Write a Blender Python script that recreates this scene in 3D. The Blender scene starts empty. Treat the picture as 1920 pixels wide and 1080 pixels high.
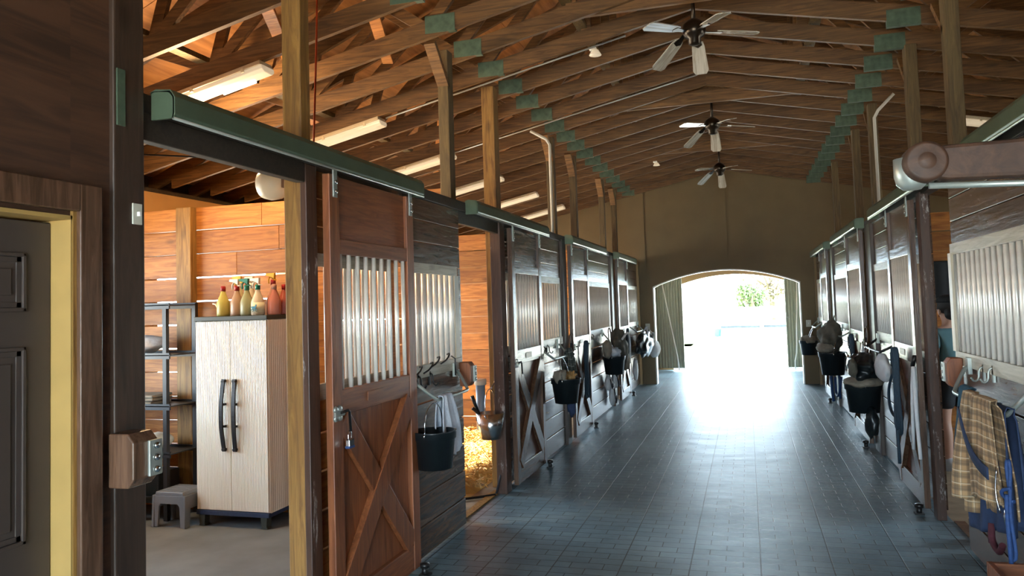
import bpy, bmesh, math, random
from mathutils import Vector, Matrix, Euler
PI = math.pi
random.seed(7)
SC = bpy.context.scene
COL = SC.collection

# ---------------------------------------------------------------- camera
yaw, pit, rol = -0.2954, 0.0533, -0.0313
fw = Vector((math.sin(yaw)*math.cos(pit), math.cos(yaw)*math.cos(pit), math.sin(pit)))
r0 = Vector((math.cos(yaw), -math.sin(yaw), 0)); u0 = r0.cross(fw)
rx = r0*math.cos(rol) + u0*math.sin(rol); ux = -r0*math.sin(rol) + u0*math.cos(rol)
cam = bpy.data.cameras.new('camera'); camo = bpy.data.objects.new('camera', cam); COL.objects.link(camo)
camo.matrix_world = Matrix(((rx.x, ux.x, -fw.x, 0), (rx.y, ux.y, -fw.y, 0), (rx.z, ux.z, -fw.z, 1.65), (0, 0, 0, 1)))
cam.sensor_width = 36; cam.lens = 1437/1920*36; cam.shift_y = -43/1920
cam.clip_end = 400
SC.camera = camo
# ---------------------------------------------------------------- world, sun, exposure
W = bpy.data.worlds.new('world'); SC.world = W; W.use_nodes = True
nt = W.node_tree; bg = nt.nodes['Background']
bg.inputs[0].default_value = (0.66, 0.85, 1.0, 1); bg.inputs[1].default_value = 10.0
sl = bpy.data.lights.new('sun', 'SUN'); sl.energy = 28; sl.angle = math.radians(1.0); sl.color = (1, .86, .66)
so = bpy.data.objects.new('sun', sl); COL.objects.link(so)
so.rotation_euler = Vector((1, .16, -.72)).to_track_quat('-Z', 'Y').to_euler(); so.location = (-20, -5, 15)
SC.view_settings.view_transform = 'Standard'; SC.view_settings.look = 'None'
SC.view_settings.gamma = 1; SC.view_settings.use_curve_mapping = False
SC.view_settings.exposure = 1.32
try:
    SC.cycles.max_bounces = 10; SC.cycles.diffuse_bounces = 6; SC.cycles.glossy_bounces = 4
    SC.cycles.sample_clamp_indirect = 12; SC.cycles.use_fast_gi = False
except Exception: pass
def portal(name, loc, rot, sx, sy):
    l = bpy.data.lights.new(name, 'AREA'); l.shape = 'RECTANGLE'; l.size = sx; l.size_y = sy; l.cycles.is_portal = True
    o = bpy.data.objects.new(name, l); COL.objects.link(o); o.location = loc; o.rotation_euler = rot
portal('daylight_portal_end', (-.4, 19.2, 1.15), (PI/2, 0, PI), 3.6, 2.6)
portal('daylight_portal_front', (-.4, -2.75, 1.15), (PI/2, 0, 0), 2.8, 2.5)
for k, (ya, yb) in enumerate(((2.28, 3.05), (3.7, 5.3), (6.2, 8.5), (9.7, 11.9), (13.1, 15.1))):
    portal('daylight_portal_stall', (-5.75, (ya+yb)/2, 1.55), (PI/2, 0, -PI/2), yb-ya, 1.5)
    if k > 1: portal('daylight_portal_stall', (5.15, (ya+yb)/2, 1.6), (PI/2, 0, PI/2), 1.2, 1.1)

# ---------------------------------------------------------------- materials
def newmat(name):
    m = bpy.data.materials.new(name); m.use_nodes = True
    n = m.node_tree.nodes; return m, n, m.node_tree.links, n['Principled BSDF']
def plain(name, col, rough=.5, metal=0., noise=.12, scale=8, emit=None, es=0, bump=0., coat=0):
    m, n, l, b = newmat(name)
    tc = n.new('ShaderNodeTexCoord'); nz = n.new('ShaderNodeTexNoise'); nz.inputs['Scale'].default_value = scale; nz.inputs['Detail'].default_value = 5
    l.new(tc.outputs['Object'], nz.inputs['Vector'])
    mx = n.new('ShaderNodeMix'); mx.data_type = 'RGBA'
    mx.inputs['A'].default_value = tuple(max(0, c*(1-noise*1.6)) for c in col)+(1,)
    mx.inputs['B'].default_value = tuple(min(1, c*(1+noise)) for c in col)+(1,)
    l.new(nz.outputs['Fac'], mx.inputs['Factor']); l.new(mx.outputs['Result'], b.inputs['Base Color'])
    b.inputs['Roughness'].default_value = rough; b.inputs['Metallic'].default_value = metal
    b.inputs['Coat Weight'].default_value = coat
    if emit: b.inputs['Emission Color'].default_value = tuple(emit)+(1,); b.inputs['Emission Strength'].default_value = es
    if bump:
        bp = n.new('ShaderNodeBump'); bp.inputs['Strength'].default_value = bump; bp.inputs['Distance'].default_value = .01
        l.new(nz.outputs['Fac'], bp.inputs['Height']); l.new(bp.outputs['Normal'], b.inputs['Normal'])
    return m
def wood(name, base, dark, axis='x', rough=.5, var=.35, wear=0., wearcol=(.5, .48, .45), knots=.5, bump=.25, grain=1.0):
    m, n, l, b = newmat(name)
    tc = n.new('ShaderNodeTexCoord'); oi = n.new('ShaderNodeObjectInfo'); geo = n.new('ShaderNodeNewGeometry')
    ad = n.new('ShaderNodeMath'); ad.operation = 'ADD'; l.new(oi.outputs['Random'], ad.inputs[0]); l.new(geo.outputs['Random Per Island'], ad.inputs[1])
    sc = n.new('ShaderNodeMath'); sc.operation = 'MULTIPLY'; sc.inputs[1].default_value = 17; l.new(ad.outputs[0], sc.inputs[0])
    va = n.new('ShaderNodeVectorMath'); va.operation = 'ADD'; l.new(tc.outputs['Object'], va.inputs[0]); l.new(sc.outputs[0], va.inputs[1])
    mp = n.new('ShaderNodeMapping'); s = [14*grain]*3; s['xyz'.index(axis)] = 1.1*grain; mp.inputs['Scale'].default_value = s
    l.new(va.outputs[0], mp.inputs['Vector'])
    nz = n.new('ShaderNodeTexNoise'); nz.inputs['Scale'].default_value = 2.2; nz.inputs['Detail'].default_value = 7; nz.inputs['Distortion'].default_value = 1.2; nz.inputs['Roughness'].default_value = .62
    l.new(mp.outputs[0], nz.inputs['Vector'])
    rp = n.new('ShaderNodeValToRGB'); rp.color_ramp.elements[0].position = .36; rp.color_ramp.elements[1].position = .66
    rp.color_ramp.elements[0].color = tuple(dark)+(1,); rp.color_ramp.elements[1].color = tuple(base)+(1,)
    l.new(nz.outputs['Fac'], rp.inputs[0])
    # knots
    mk = n.new('ShaderNodeMapping'); s2 = [5.]*3; s2['xyz'.index(axis)] = 2.2; mk.inputs['Scale'].default_value = s2; l.new(va.outputs[0], mk.inputs['Vector'])
    vo = n.new('ShaderNodeTexVoronoi'); vo.inputs['Scale'].default_value = 1.0; l.new(mk.outputs[0], vo.inputs['Vector'])
    kr = n.new('ShaderNodeMapRange'); kr.inputs['From Min'].default_value = .06; kr.inputs['From Max'].default_value = .17
    kr.inputs['To Min'].default_value = 1-knots*.8; kr.inputs['To Max'].default_value = 1; l.new(vo.outputs['Distance'], kr.inputs['Value'])
    vr = n.new('ShaderNodeMapRange'); vr.inputs['To Min'].default_value = 1-var; vr.inputs['To Max'].default_value = 1+var*.6; l.new(geo.outputs['Random Per Island'], vr.inputs['Value'])
    mm = n.new('ShaderNodeMath'); mm.operation = 'MULTIPLY'; l.new(kr.outputs[0], mm.inputs[0]); l.new(vr.outputs[0], mm.inputs[1])
    vs = n.new('ShaderNodeVectorMath'); vs.operation = 'SCALE'; l.new(rp.outputs[0], vs.inputs[0]); l.new(mm.outputs[0], vs.inputs['Scale'])
    out = vs.outputs[0]
    if wear:
        w1 = n.new('ShaderNodeTexNoise'); w1.inputs['Scale'].default_value = 5.5; w1.inputs['Detail'].default_value = 9; w1.inputs['Roughness'].default_value = .75
        mw = n.new('ShaderNodeMapping'); s3 = [1.8]*3; s3['xyz'.index(axis)] = .45; mw.inputs['Scale'].default_value = s3; l.new(va.outputs[0], mw.inputs['Vector']); l.new(mw.outputs[0], w1.inputs['Vector'])
        wr = n.new('ShaderNodeMapRange'); wr.inputs['From Min'].default_value = .72-.22*wear; wr.inputs['From Max'].default_value = .80-.18*wear
        l.new(w1.outputs['Fac'], wr.inputs['Value'])
        mx = n.new('ShaderNodeMix'); mx.data_type = 'RGBA'; l.new(wr.outputs[0], mx.inputs['Factor']); l.new(out, mx.inputs['A']); mx.inputs['B'].default_value = tuple(wearcol)+(1,)
        out = mx.outputs['Result']
    l.new(out, b.inputs['Base Color']); b.inputs['Roughness'].default_value = rough
    bp = n.new('ShaderNodeBump'); bp.inputs['Strength'].default_value = bump; bp.inputs['Distance'].default_value = .006
    l.new(nz.outputs['Fac'], bp.inputs['Height']); l.new(bp.outputs['Normal'], b.inputs['Normal'])
    return m
M = {}
M['pine_x'] = wood('pine_orange_x', (.50, .205, .043), (.27, .09, .016), 'x', .55, .45)
M['pine_z'] = wood('pine_orange_z', (.46, .20, .06), (.24, .085, .022), 'z', .55, .3)
M['post_wood'] = wood('post_wood', (.33, .175, .04), (.15, .07, .015), 'z', .6, .25)
M['roofpost'] = wood('roof_post_wood', (.155, .10, .036), (.075, .046, .017), 'z', .65, .25, knots=.2)
M['chord'] = wood('chord_wood', (.215, .105, .032), (.08, .036, .011), 'x', .6, .3, knots=.3)
M['deck'] = wood('roof_deck_ply', (.50, .225, .07), (.28, .115, .034), 'y', .7, .3, knots=.3, grain=.3)
M['brown_x'] = wood('brown_paint_x', (.15, .088, .058), (.07, .04, .026), 'x', .26, .35, wear=.42, wearcol=(.34, .29, .24), bump=.35)
M['brown_z'] = wood('brown_paint_z', (.14, .075, .045), (.065, .034, .02), 'z', .27, .25, wear=.36, wearcol=(.32, .27, .22), bump=.3)
M['dark_z'] = wood('dark_post_paint', (.060, .036, .024), (.032, .019, .013), 'z', .42, .2, wear=.25, wearcol=(.3, .26, .22))
M['jamb_scratched'] = wood('jamb_scratched', (.085, .04, .024), (.045, .022, .014), 'z', .45, .1, wear=.62, wearcol=(.62, .6, .56))
M['ply_dark'] = wood('plywood_dark', (.085, .038, .019), (.038, .017, .009), 'y', .62, .2, knots=.4, grain=.45)
M['doorred_z'] = wood('door_redwood_z', (.30, .098, .034), (.155, .047, .017), 'z', .42, .2, wear=.1, wearcol=(.3, .2, .14))
M['doorred_x'] = wood('door_redwood_x', (.29, .094, .033), (.15, .046, .017), 'x', .42, .25, wear=.1, wearcol=(.3, .2, .14))
M['door_sheet'] = wood('door_sheet', (.15, .06, .034), (.075, .03, .018), 'z', .3, .2, wear=.2, wearcol=(.3, .25, .2))
M['header'] = wood('header_dark', (.040, .028, .019), (.022, .015, .011), 'x', .55, .2)
M['trim_light'] = wood('trim_worn_light', (.50, .46, .36), (.32, .28, .2), 'x', .42, .15, wear=.2, wearcol=(.3, .2, .12))
M['trim_light_z'] = wood('trim_worn_light_z', (.54, .48, .36), (.38, .33, .24), 'z', .42, .1, knots=.1)
M['yellow'] = plain('yellow_jamb', (.42, .27, .085), .55, noise=.12)
M['doorbrown'] = plain('panel_door_brown', (.055, .042, .036), .4, noise=.1)
M['bar'] = plain('bar_galvanised', (.86, .83, .75), .32, .25, noise=.14, scale=14)
M['steel'] = plain('steel', (.62, .62, .62), .22, 1.0, noise=.1)
M['chrome'] = plain('chrome', (.8, .8, .82), .08, 1.0, noise=.03)
M['galv'] = plain('galvanised_dull', (.42, .46, .42), .38, .6, noise=.2)
M['track'] = plain('track_green_grey', (.10, .145, .095), .36, .35, noise=.25, scale=5)
M['plate_green'] = plain('plate_green', (.085, .13, .085), .55, .2, noise=.35, scale=22)
M['black_plastic'] = plain('black_rubber', (.009, .013, .015), .32, noise=.2, bump=.15)
M['black_metal'] = plain('black_metal', (.02, .02, .022), .4, .3)
M['iron'] = plain('dark_iron', (.035, .033, .032), .4, .7)
M['towel'] = plain('towel_grey', (.60, .64, .70), .95, noise=.1, scale=60, bump=.4)
M['navy'] = plain('navy_cloth', (.022, .04, .095), .85, noise=.25, scale=40)
M['tealblue'] = plain('teal_cloth', (.03, .085, .12), .85, noise=.25, scale=40)
M['rope_blue'] = plain('rope_blue', (.02, .06, .19), .7, noise=.35, scale=70)
M['rope_dark'] = plain('rope_dark_teal', (.02, .045, .07), .7, noise=.35, scale=70)
M['rope_black'] = plain('strap_black', (.018, .018, .024), .6, noise=.35, scale=70)
M['maroon'] = plain('maroon_cloth', (.10, .02, .03), .85, noise=.3, scale=40)
M['canvas_tan'] = plain('canvas_tan', (.24, .205, .155), .9, noise=.3, scale=18, bump=.5)
M['canvas_olive'] = plain('canvas_olive', (.10, .088, .065), .9, noise=.4, scale=14, bump=.5)
M['white_cloth'] = plain('white_cloth', (.72, .73, .74), .85, noise=.1, scale=20, bump=.3)
M['plastic_white'] = plain('plastic_white', (.72, .70, .60), .35, noise=.05)
M['leather_tan'] = plain('leather_tan', (.45, .26, .09), .6, noise=.3)
M['leather_brown'] = plain('leather_brown', (.10, .045, .02), .45, noise=.3)
M['lamp_shell'] = plain('lamp_cream', (.62, .52, .36), .4, noise=.08)
M['lamp_diff'] = plain('lamp_diffuser', (.5, .46, .38), .22, noise=.04, emit=(1, .78, .5), es=.16)
M['lamp_on'] = plain('lamp_tube_lit', (1, 1, 1), .3, emit=(1, .96, .9), es=5)
M['fanmetal'] = plain('fan_bronze', (.045, .032, .022), .28, .8)
M['cab_top'] = plain('cabinet_dark_green', (.035, .045, .04), .5)
M['stool'] = plain('stool_grey', (.17, .19, .22), .4, noise=.1)
M['cord_red'] = plain('cord_red', (.5, .06, .01), .5)
M['wire'] = plain('wire_grey', (.35, .33, .3), .4, .4)
M['skin'] = plain('skin', (.62, .38, .28), .5, noise=.08)
M['hair'] = plain('hair_dark', (.018, .015, .015), .6, noise=.3, scale=50)
M['shirt'] = plain('shirt_teal', (.10, .21, .23), .85, noise=.2, scale=10)
M['cloth_black'] = plain('cloth_black', (.014, .018, .022), .8)
M['shoe'] = plain('shoe_pale', (.6, .66, .72), .6)
M['conduit'] = plain('conduit_grey', (.55, .52, .44), .45)
M['switch'] = plain('switch_plate', (.60, .60, .5), .4)
M['endwall'] = plain('end_wall_brown', (.17, .115, .05), .62, noise=.12, scale=3)
M['archtrim'] = plain('arch_trim_white', (.78, .76, .7), .5)
M['tanwall'] = plain('tan_panel', (.42, .27, .13), .7, noise=.1, scale=3)
M['outer_ply'] = plain('outer_wall_tan', (.52, .30, .12), .7, noise=.12, scale=4)
M['white_paint'] = plain('white_paint', (.8, .8, .78), .6)
M['hay'] = plain('hay_straw', (.58, .36, .10), .6, noise=.3, scale=9)
M['dirt'] = plain('stall_dirt', (.34, .25, .16), .9, noise=.35, scale=7, bump=.6)
M['grass'] = plain('grass', (.16, .24, .07), .9, noise=.3, scale=3)
M['leaf'] = plain('leaf', (.12, .17, .06), .6, noise=.4, scale=2)
M['leaf_b'] = plain('leaf_rust', (.27, .21, .13), .6, noise=.4, scale=2)
M['bark'] = plain('bark', (.12, .09, .06), .9)
M['teal_pl'] = plain('teal_plastic', (.01, .10, .08), .5)
M['whitepost'] = plain('fence_paint', (.62, .62, .6), .7)
M['bluegrey'] = plain('pipe_bluegrey', (.24, .31, .38), .35, noise=.15)
M['conc'] = plain('concrete', (.5, .5, .47), .9, noise=.15, scale=2)

def ribbed(name, c, rough, freq, depth, axis='X', metal=0.):
    m, n, l, b = newmat(name); b.inputs['Base Color'].default_value = tuple(c)+(1,); b.inputs['Roughness'].default_value = rough; b.inputs['Metallic'].default_value = metal
    tc = n.new('ShaderNodeTexCoord'); w = n.new('ShaderNodeTexWave'); w.bands_direction = axis; w.inputs['Scale'].default_value = freq
    l.new(tc.outputs['Object'], w.inputs['Vector']); bp = n.new('ShaderNodeBump'); bp.inputs['Strength'].default_value = .8; bp.inputs['Distance'].default_value = depth
    l.new(w.outputs['Fac'], bp.inputs['Height']); l.new(bp.outputs['Normal'], b.inputs['Normal']); return m
M['cab'] = ribbed('cabinet_beige', (.83, .79, .68), .45, 22, .004)
M['cab_side'] = ribbed('cabinet_beige_side', (.83, .79, .68), .45, 12, .002, 'Y')

def grid_mat(name):
    """dark rubber pavers: brick joints, tile seams, worn glossy tops, stains"""
    m, n, l, b = newmat(name)
    tc = n.new('ShaderNodeTexCoord'); mp = n.new('ShaderNodeMapping'); mp.inputs['Rotation'].default_value = (0, 0, 0)
    l.new(tc.outputs['Object'], mp.inputs['Vector'])
    def brick(bw, rh, mort, off, vec):
        t = n.new('ShaderNodeTexBrick'); t.inputs['Scale'].default_value = 1; t.inputs['Brick Width'].default_value = bw; t.inputs['Row Height'].default_value = rh
        t.inputs['Mortar Size'].default_value = mort; t.inputs['Mortar Smooth'].default_value = .3; t.offset = off
        t.inputs['Color1'].default_value = (.9, .9, .9, 1); t.inputs['Color2'].default_value = (1.1, 1.1, 1.1, 1); l.new(vec, t.inputs['Vector']); return t
    b1 = brick(.21, .105, .0035, .5, mp.outputs[0])
    b2 = brick(.42, .63, .0045, 0, mp.outputs[0])
    mxf = n.new('ShaderNodeMath'); mxf.operation = 'MAXIMUM'; l.new(b1.outputs['Fac'], mxf.inputs[0]); l.new(b2.outputs['Fac'], mxf.inputs[1])
    sub = n.new('ShaderNodeMath'); sub.operation = 'MULTIPLY'; sub.inputs[1].default_value = .8; l.new(b1.outputs['Fac'], sub.inputs[0])
    mxf2 = n.new('ShaderNodeMath'); mxf2.operation = 'MAXIMUM'; l.new(sub.outputs[0], mxf2.inputs[0]); l.new(b2.outputs['Fac'], mxf2.inputs[1])
    nz = n.new('ShaderNodeTexNoise'); nz.inputs['Scale'].default_value = 1.1; nz.inputs['Detail'].default_value = 9; nz.inputs['Roughness'].default_value = .7; l.new(tc.outputs['Object'], nz.inputs['Vector'])
    r = n.new('ShaderNodeValToRGB'); r.color_ramp.elements[0].position = .33; r.color_ramp.elements[1].position = .68
    r.color_ramp.elements[0].color = (.075, .125, .15, 1); r.color_ramp.elements[1].color = (.21, .31, .36, 1); l.new(nz.outputs['Fac'], r.inputs[0])
    st = n.new('ShaderNodeMapping'); st.inputs['Scale'].default_value = (.6, 2.2, 1); l.new(tc.outputs['Object'], st.inputs['Vector'])
    n2 = n.new('ShaderNodeTexNoise'); n2.inputs['Scale'].default_value = 4; n2.inputs['Detail'].default_value = 8; n2.inputs['Roughness'].default_value = .75; l.new(st.outputs[0], n2.inputs['Vector'])
    # dark damp stains near the middle of the aisle
    sep = n.new('ShaderNodeVectorMath'); sep.operation = 'DISTANCE'; sep.inputs[1].default_value = (0.05, 9.0, 0); 
    st2 = n.new('ShaderNodeMapping'); st2.inputs['Scale'].default_value = (1.3, .62, 1); st2.inputs['Location'].default_value = (0, 3.4, 0); l.new(tc.outputs['Object'], st2.inputs['Vector']); l.new(st2.outputs[0], sep.inputs[0])
    dm = n.new('ShaderNodeMapRange'); dm.inputs['From Min'].default_value = .1; dm.inputs['From Max'].default_value = 1.0; dm.inputs['To Min'].default_value = .16; dm.inputs['To Max'].default_value = -.05; l.new(sep.outputs['Value'], dm.inputs['Value'])
    sm = n.new('ShaderNodeMath'); sm.operation = 'ADD'; l.new(n2.outputs['Fac'], sm.inputs[0]); l.new(dm.outputs[0], sm.inputs[1])
    sr = n.new('ShaderNodeMapRange'); sr.inputs['From Min'].default_value = .58; sr.inputs['From Max'].default_value = .68; l.new(sm.outputs[0], sr.inputs['Value'])
    m1 = n.new('ShaderNodeMix'); m1.data_type = 'RGBA'; l.new(sr.outputs[0], m1.inputs['Factor']); l.new(r.outputs[0], m1.inputs['A']); m1.inputs['B'].default_value = (.014, .018, .019, 1)
    m0 = n.new('ShaderNodeMix'); m0.data_type = 'RGBA'; m0.blend_type = 'MULTIPLY'; m0.inputs['Factor'].default_value = 1; l.new(m1.outputs['Result'], m0.inputs['A']); l.new(b1.outputs['Color'], m0.inputs['B'])
    m2 = n.new('ShaderNodeMix'); m2.data_type = 'RGBA'; l.new(mxf2.outputs[0], m2.inputs['Factor']); l.new(m0.outputs['Result'], m2.inputs['A']); m2.inputs['B'].default_value = (.010, .013, .014, 1)
    l.new(m2.outputs['Result'], b.inputs['Base Color'])
    rr = n.new('ShaderNodeMapRange'); rr.inputs['To Min'].default_value = .30; rr.inputs['To Max'].default_value = .58; l.new(n2.outputs['Fac'], rr.inputs['Value'])
    l.new(rr.outputs[0], b.inputs['Roughness'])
    inv = n.new('ShaderNodeMath'); inv.operation = 'SUBTRACT'; inv.inputs[0].default_value = 1; l.new(mxf2.outputs[0], inv.inputs[1])
    hh = n.new('ShaderNodeMath'); hh.operation = 'MULTIPLY_ADD'; l.new(n2.outputs['Fac'], hh.inputs[0]); hh.inputs[1].default_value = .5; l.new(inv.outputs[0], hh.inputs[2])
    bp = n.new('ShaderNodeBump'); bp.inputs['Strength'].default_value = .5; bp.inputs['Distance'].default_value = .006; l.new(hh.outputs[0], bp.inputs['Height']); l.new(bp.outputs['Normal'], b.inputs['Normal'])
    return m
M['pavers'] = grid_mat('rubber_pavers')
M['tackfloor'] = plain('tack_floor_concrete', (.17, .205, .235), .8, noise=.35, scale=2.5, bump=.3)
def brickwall():
    m, n, l, b = newmat('red_brick'); tc = n.new('ShaderNodeTexCoord'); mp = n.new('ShaderNodeMapping'); mp.inputs['Rotation'].default_value = (0, PI/2, PI/2)
    l.new(tc.outputs['Object'], mp.inputs['Vector']); t = n.new('ShaderNodeTexBrick'); t.inputs['Scale'].default_value = 1; t.inputs['Brick Width'].default_value = .25; t.inputs['Row Height'].default_value = .1
    t.inputs['Mortar Size'].default_value = .008; t.inputs['Color1'].default_value = (.16, .03, .025, 1); t.inputs['Color2'].default_value = (.2, .045, .03, 1); t.inputs['Mortar'].default_value = (.5, .45, .4, 1)
    l.new(mp.outputs[0], t.inputs['Vector']); l.new(t.outputs['Color'], b.inputs['Base Color']); return m
M['brick'] = brickwall()
def plaid(name, base, dark, light, sc):
    m, n, l, b = newmat(name); tc = n.new('ShaderNodeTexCoord'); out = None
    sx = n.new('ShaderNodeSeparateXYZ'); l.new(tc.outputs['UV'], sx.inputs[0])
    def band(o, k, lo, ph=0):
        a = n.new('ShaderNodeMath'); a.operation = 'MULTIPLY_ADD'; a.inputs[1].default_value = k; a.inputs[2].default_value = ph; l.new(o, a.inputs[0])
        f = n.new('ShaderNodeMath'); f.operation = 'FRACT'; l.new(a.outputs[0], f.inputs[0])
        g = n.new('ShaderNodeMath'); g.operation = 'LESS_THAN'; g.inputs[1].default_value = lo; l.new(f.outputs[0], g.inputs[0]); return g.outputs[0]
    cur = None
    for o in (sx.outputs[0], sx.outputs[1]):
        for (k, lo, ph, c, amt) in ((sc, .42, 0, dark, .45), (sc, .10, .2, light, .6), (sc*2, .12, .5, dark, .35)):
            mx = n.new('ShaderNodeMix'); mx.data_type = 'RGBA'
            fm = n.new('ShaderNodeMath'); fm.operation = 'MULTIPLY'; fm.inputs[1].default_value = amt; l.new(band(o, k, lo, ph), fm.inputs[0]); l.new(fm.outputs[0], mx.inputs['Factor'])
            if cur is None: mx.inputs['A'].default_value = tuple(base)+(1,)
            else: l.new(cur, mx.inputs['A'])
            mx.inputs['B'].default_value = tuple(c)+(1,); cur = mx.outputs['Result']
    l.new(cur, b.inputs['Base Color']); b.inputs['Roughness'].default_value = .9; return m
M['plaid'] = plaid('plaid_tan', (.50, .31, .15), (.10, .075, .055), (.75, .62, .42), 9)
M['plaid_green'] = plaid('plaid_green', (.07, .075, .06), (.02, .03, .028), (.34, .34, .3), 7)

# ---------------------------------------------------------------- mesh helpers
class MB:
    def __init__(s): s.bm = bmesh.new(); s.uv = None
    def box(s, x0, x1, y0, y1, z0, z1, jit=0):
        v = [s.bm.verts.new((x+random.uniform(-jit, jit), y+random.uniform(-jit, jit), z+random.uniform(-jit, jit))) for x in (x0, x1) for y in (y0, y1) for z in (z0, z1)]
        for f in ((0, 1, 3, 2), (4, 6, 7, 5), (0, 4, 5, 1), (2, 3, 7, 6), (0, 2, 6, 4), (1, 5, 7, 3)): s.bm.faces.new([v[i] for i in f])
        return s
    def beam(s, p0, p1, w, h, up=(0, 0, 1)):
        p0, p1 = Vector(p0), Vector(p1); d = (p1-p0).normalized(); side = d.cross(Vector(up)).normalized(); u = side.cross(d).normalized()
        v = [s.bm.verts.new(p+side*a*w/2+u*b*h/2) for p in (p0, p1) for a in (-1, 1) for b in (-1, 1)]
        for f in ((0, 1, 3, 2), (4, 6, 7, 5), (0, 4, 5, 1), (2, 3, 7, 6), (0, 2, 6, 4), (1, 5, 7, 3)): s.bm.faces.new([v[i] for i in f])
        return s
    def tube(s, pts, r, n=10, smooth_path=0, cap=True):
        pts = [Vector(p) for p in pts]
        for _ in range(smooth_path):
            q = [pts[0]]
            for a, b in zip(pts, pts[1:]): q += [a*.75+b*.25, a*.25+b*.75]
            q.append(pts[-1]); pts = q
        rr = r if isinstance(r, (list, tuple)) else None
        rings = []; prev = None
        for i, p in enumerate(pts):
            t = (pts[min(i+1, len(pts)-1)]-pts[max(i-1, 0)])
            t = t.normalized() if t.length > 1e-9 else Vector((0, 0, 1))
            if prev is None: a = t.orthogonal().normalized()
            else:
                a = prev-t*prev.dot(t); a = a.normalized() if a.length > 1e-6 else t.orthogonal().normalized()
            prev = a; b = t.cross(a)
            ri = (rr[0]+(rr[1]-rr[0])*i/(len(pts)-1)) if rr else r
            rings.append([s.bm.verts.new(p+(a*math.cos(2*PI*k/n)+b*math.sin(2*PI*k/n))*ri) for k in range(n)])
        for A, B in zip(rings, rings[1:]):
            for k in range(n): f = s.bm.faces.new((A[k], A[(k+1) % n], B[(k+1) % n], B[k])); f.smooth = True
        if cap: s.bm.faces.new(rings[0][::-1]); s.bm.faces.new(rings[-1])
        return s
    def lathe(s, prof, c=(0, 0, 0), n=28, axis='z', sx=1, sy=1):
        c = Vector(c); rings = []
        for (r, z) in prof:
            ring = []
            for k in range(n):
                a = 2*PI*k/n; x, y = r*math.cos(a)*sx, r*math.sin(a)*sy
                p = {'z': Vector((x, y, z)), 'y': Vector((x, z, y)), 'x': Vector((z, x, y))}[axis]
                ring.append(s.bm.verts.new(c+p))
            rings.append(ring)
        for A, B in zip(rings, rings[1:]):
            for k in range(n): f = s.bm.faces.new((A[k], A[(k+1) % n], B[(k+1) % n], B[k])); f.smooth = True
        for R_ in (rings[0], rings[-1]):
            try: s.bm.faces.new(R_)
            except ValueError: pass
        return s
    def prism(s, poly, a, b, axis='y'):
        def P(u, v, w): return {'y': (u, w, v), 'x': (w, u, v), 'z': (u, v, w)}[axis]
        A = [s.bm.verts.new(P(u, v, a)) for u, v in poly]; B = [s.bm.verts.new(P(u, v, b)) for u, v in poly]
        s.bm.faces.new(A); s.bm.faces.new(B[::-1])
        for i in range(len(poly)): j = (i+1) % len(poly); s.bm.faces.new((A[i], A[j], B[j], B[i]))
        return s
    def grid(s, f, nu, nv, uvs=(1, 1)):
        if s.uv is None: s.uv = s.bm.loops.layers.uv.new('UVMap')
        V = [[s.bm.verts.new(f(i/nu, j/nv)) for j in range(nv+1)] for i in range(nu+1)]
        for i in range(nu):
            for j in range(nv):
                fc = s.bm.faces.new((V[i][j], V[i+1][j], V[i+1][j+1], V[i][j+1])); fc.smooth = True
                for lp, (a, b) in zip(fc.loops, ((i, j), (i+1, j), (i+1, j+1), (i, j+1))): lp[s.uv].uv = (a/nu*uvs[0], b/nv*uvs[1])
        return s
    def blob(s, c, r, seed=0, sub=2, amp=.25, fr=4):
        from mathutils import noise
        ret = bmesh.ops.create_icosphere(s.bm, subdivisions=sub, radius=1)
        for v in ret['verts']:
            d = v.co.copy(); k = 1+amp*noise.noise(d*fr/2+Vector((seed, seed*1.7, 0)))*1.6
            v.co = Vector((c[0]+d.x*r[0]*k, c[1]+d.y*r[1]*k, c[2]+d.z*r[2]*k))
            for f in v.link_faces: f.smooth = True
        return s
    def mesh(s, name):
        bmesh.ops.recalc_face_normals(s.bm, faces=s.bm.faces[:])
        me = bpy.data.meshes.new(name); s.bm.to_mesh(me); s.bm.free(); return me
def tag(o, label=None, cat=None, group=None, kind=None):
    for k, v in (('label', label), ('category', cat), ('group', group), ('kind', kind)):
        if v: o[k] = v
    return o
def obj(name, mb, mat, parent=None, loc=None, bevel=0, solid=0, subsurf=0, world=False, label=None, kind=None):
    """one mesh object; parts in the parent's own coordinates (world=True: given in world coordinates of an unrotated parent)"""
    me = mb.mesh(name) if isinstance(mb, MB) else mb
    m = M[mat] if isinstance(mat, str) else mat
    if not me.materials: me.materials.append(m)
    o = bpy.data.objects.new(name, me); COL.objects.link(o)
    if parent is not None:
        if world:
            base = Vector(parent.location); p = parent
            while p.parent: p = p.parent; base += p.location
            me.transform(Matrix.Translation(-base))
        o.parent = parent
        if loc: o.location = loc
    elif loc: o.location = loc
    else:
        xs = [v.co for v in me.vertices]; c = Vector((sum(v.x for v in xs)/len(xs), sum(v.y for v in xs)/len(xs), min(v.z for v in xs)))
        me.transform(Matrix.Translation(-c)); o.location = c
    if solid: md = o.modifiers.new('solid', 'SOLIDIFY'); md.thickness = solid; md.offset = 0
    if bevel: md = o.modifiers.new('bevel', 'BEVEL'); md.width = bevel; md.segments = 2; md.limit_method = 'ANGLE'
    if subsurf: md = o.modifiers.new('subsurf', 'SUBSURF'); md.levels = subsurf; md.render_levels = subsurf
    if label: o['label'] = label
    if kind: o['kind'] = kind
    return o
def thing(name, label, cat, loc=(0, 0, 0), rotz=0, group=None):
    o = bpy.data.objects.new(name, None); COL.objects.link(o); o.location = loc; o.rotation_euler = (0, 0, rotz); o.empty_display_size = .1
    return tag(o, label, cat, group)
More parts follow.
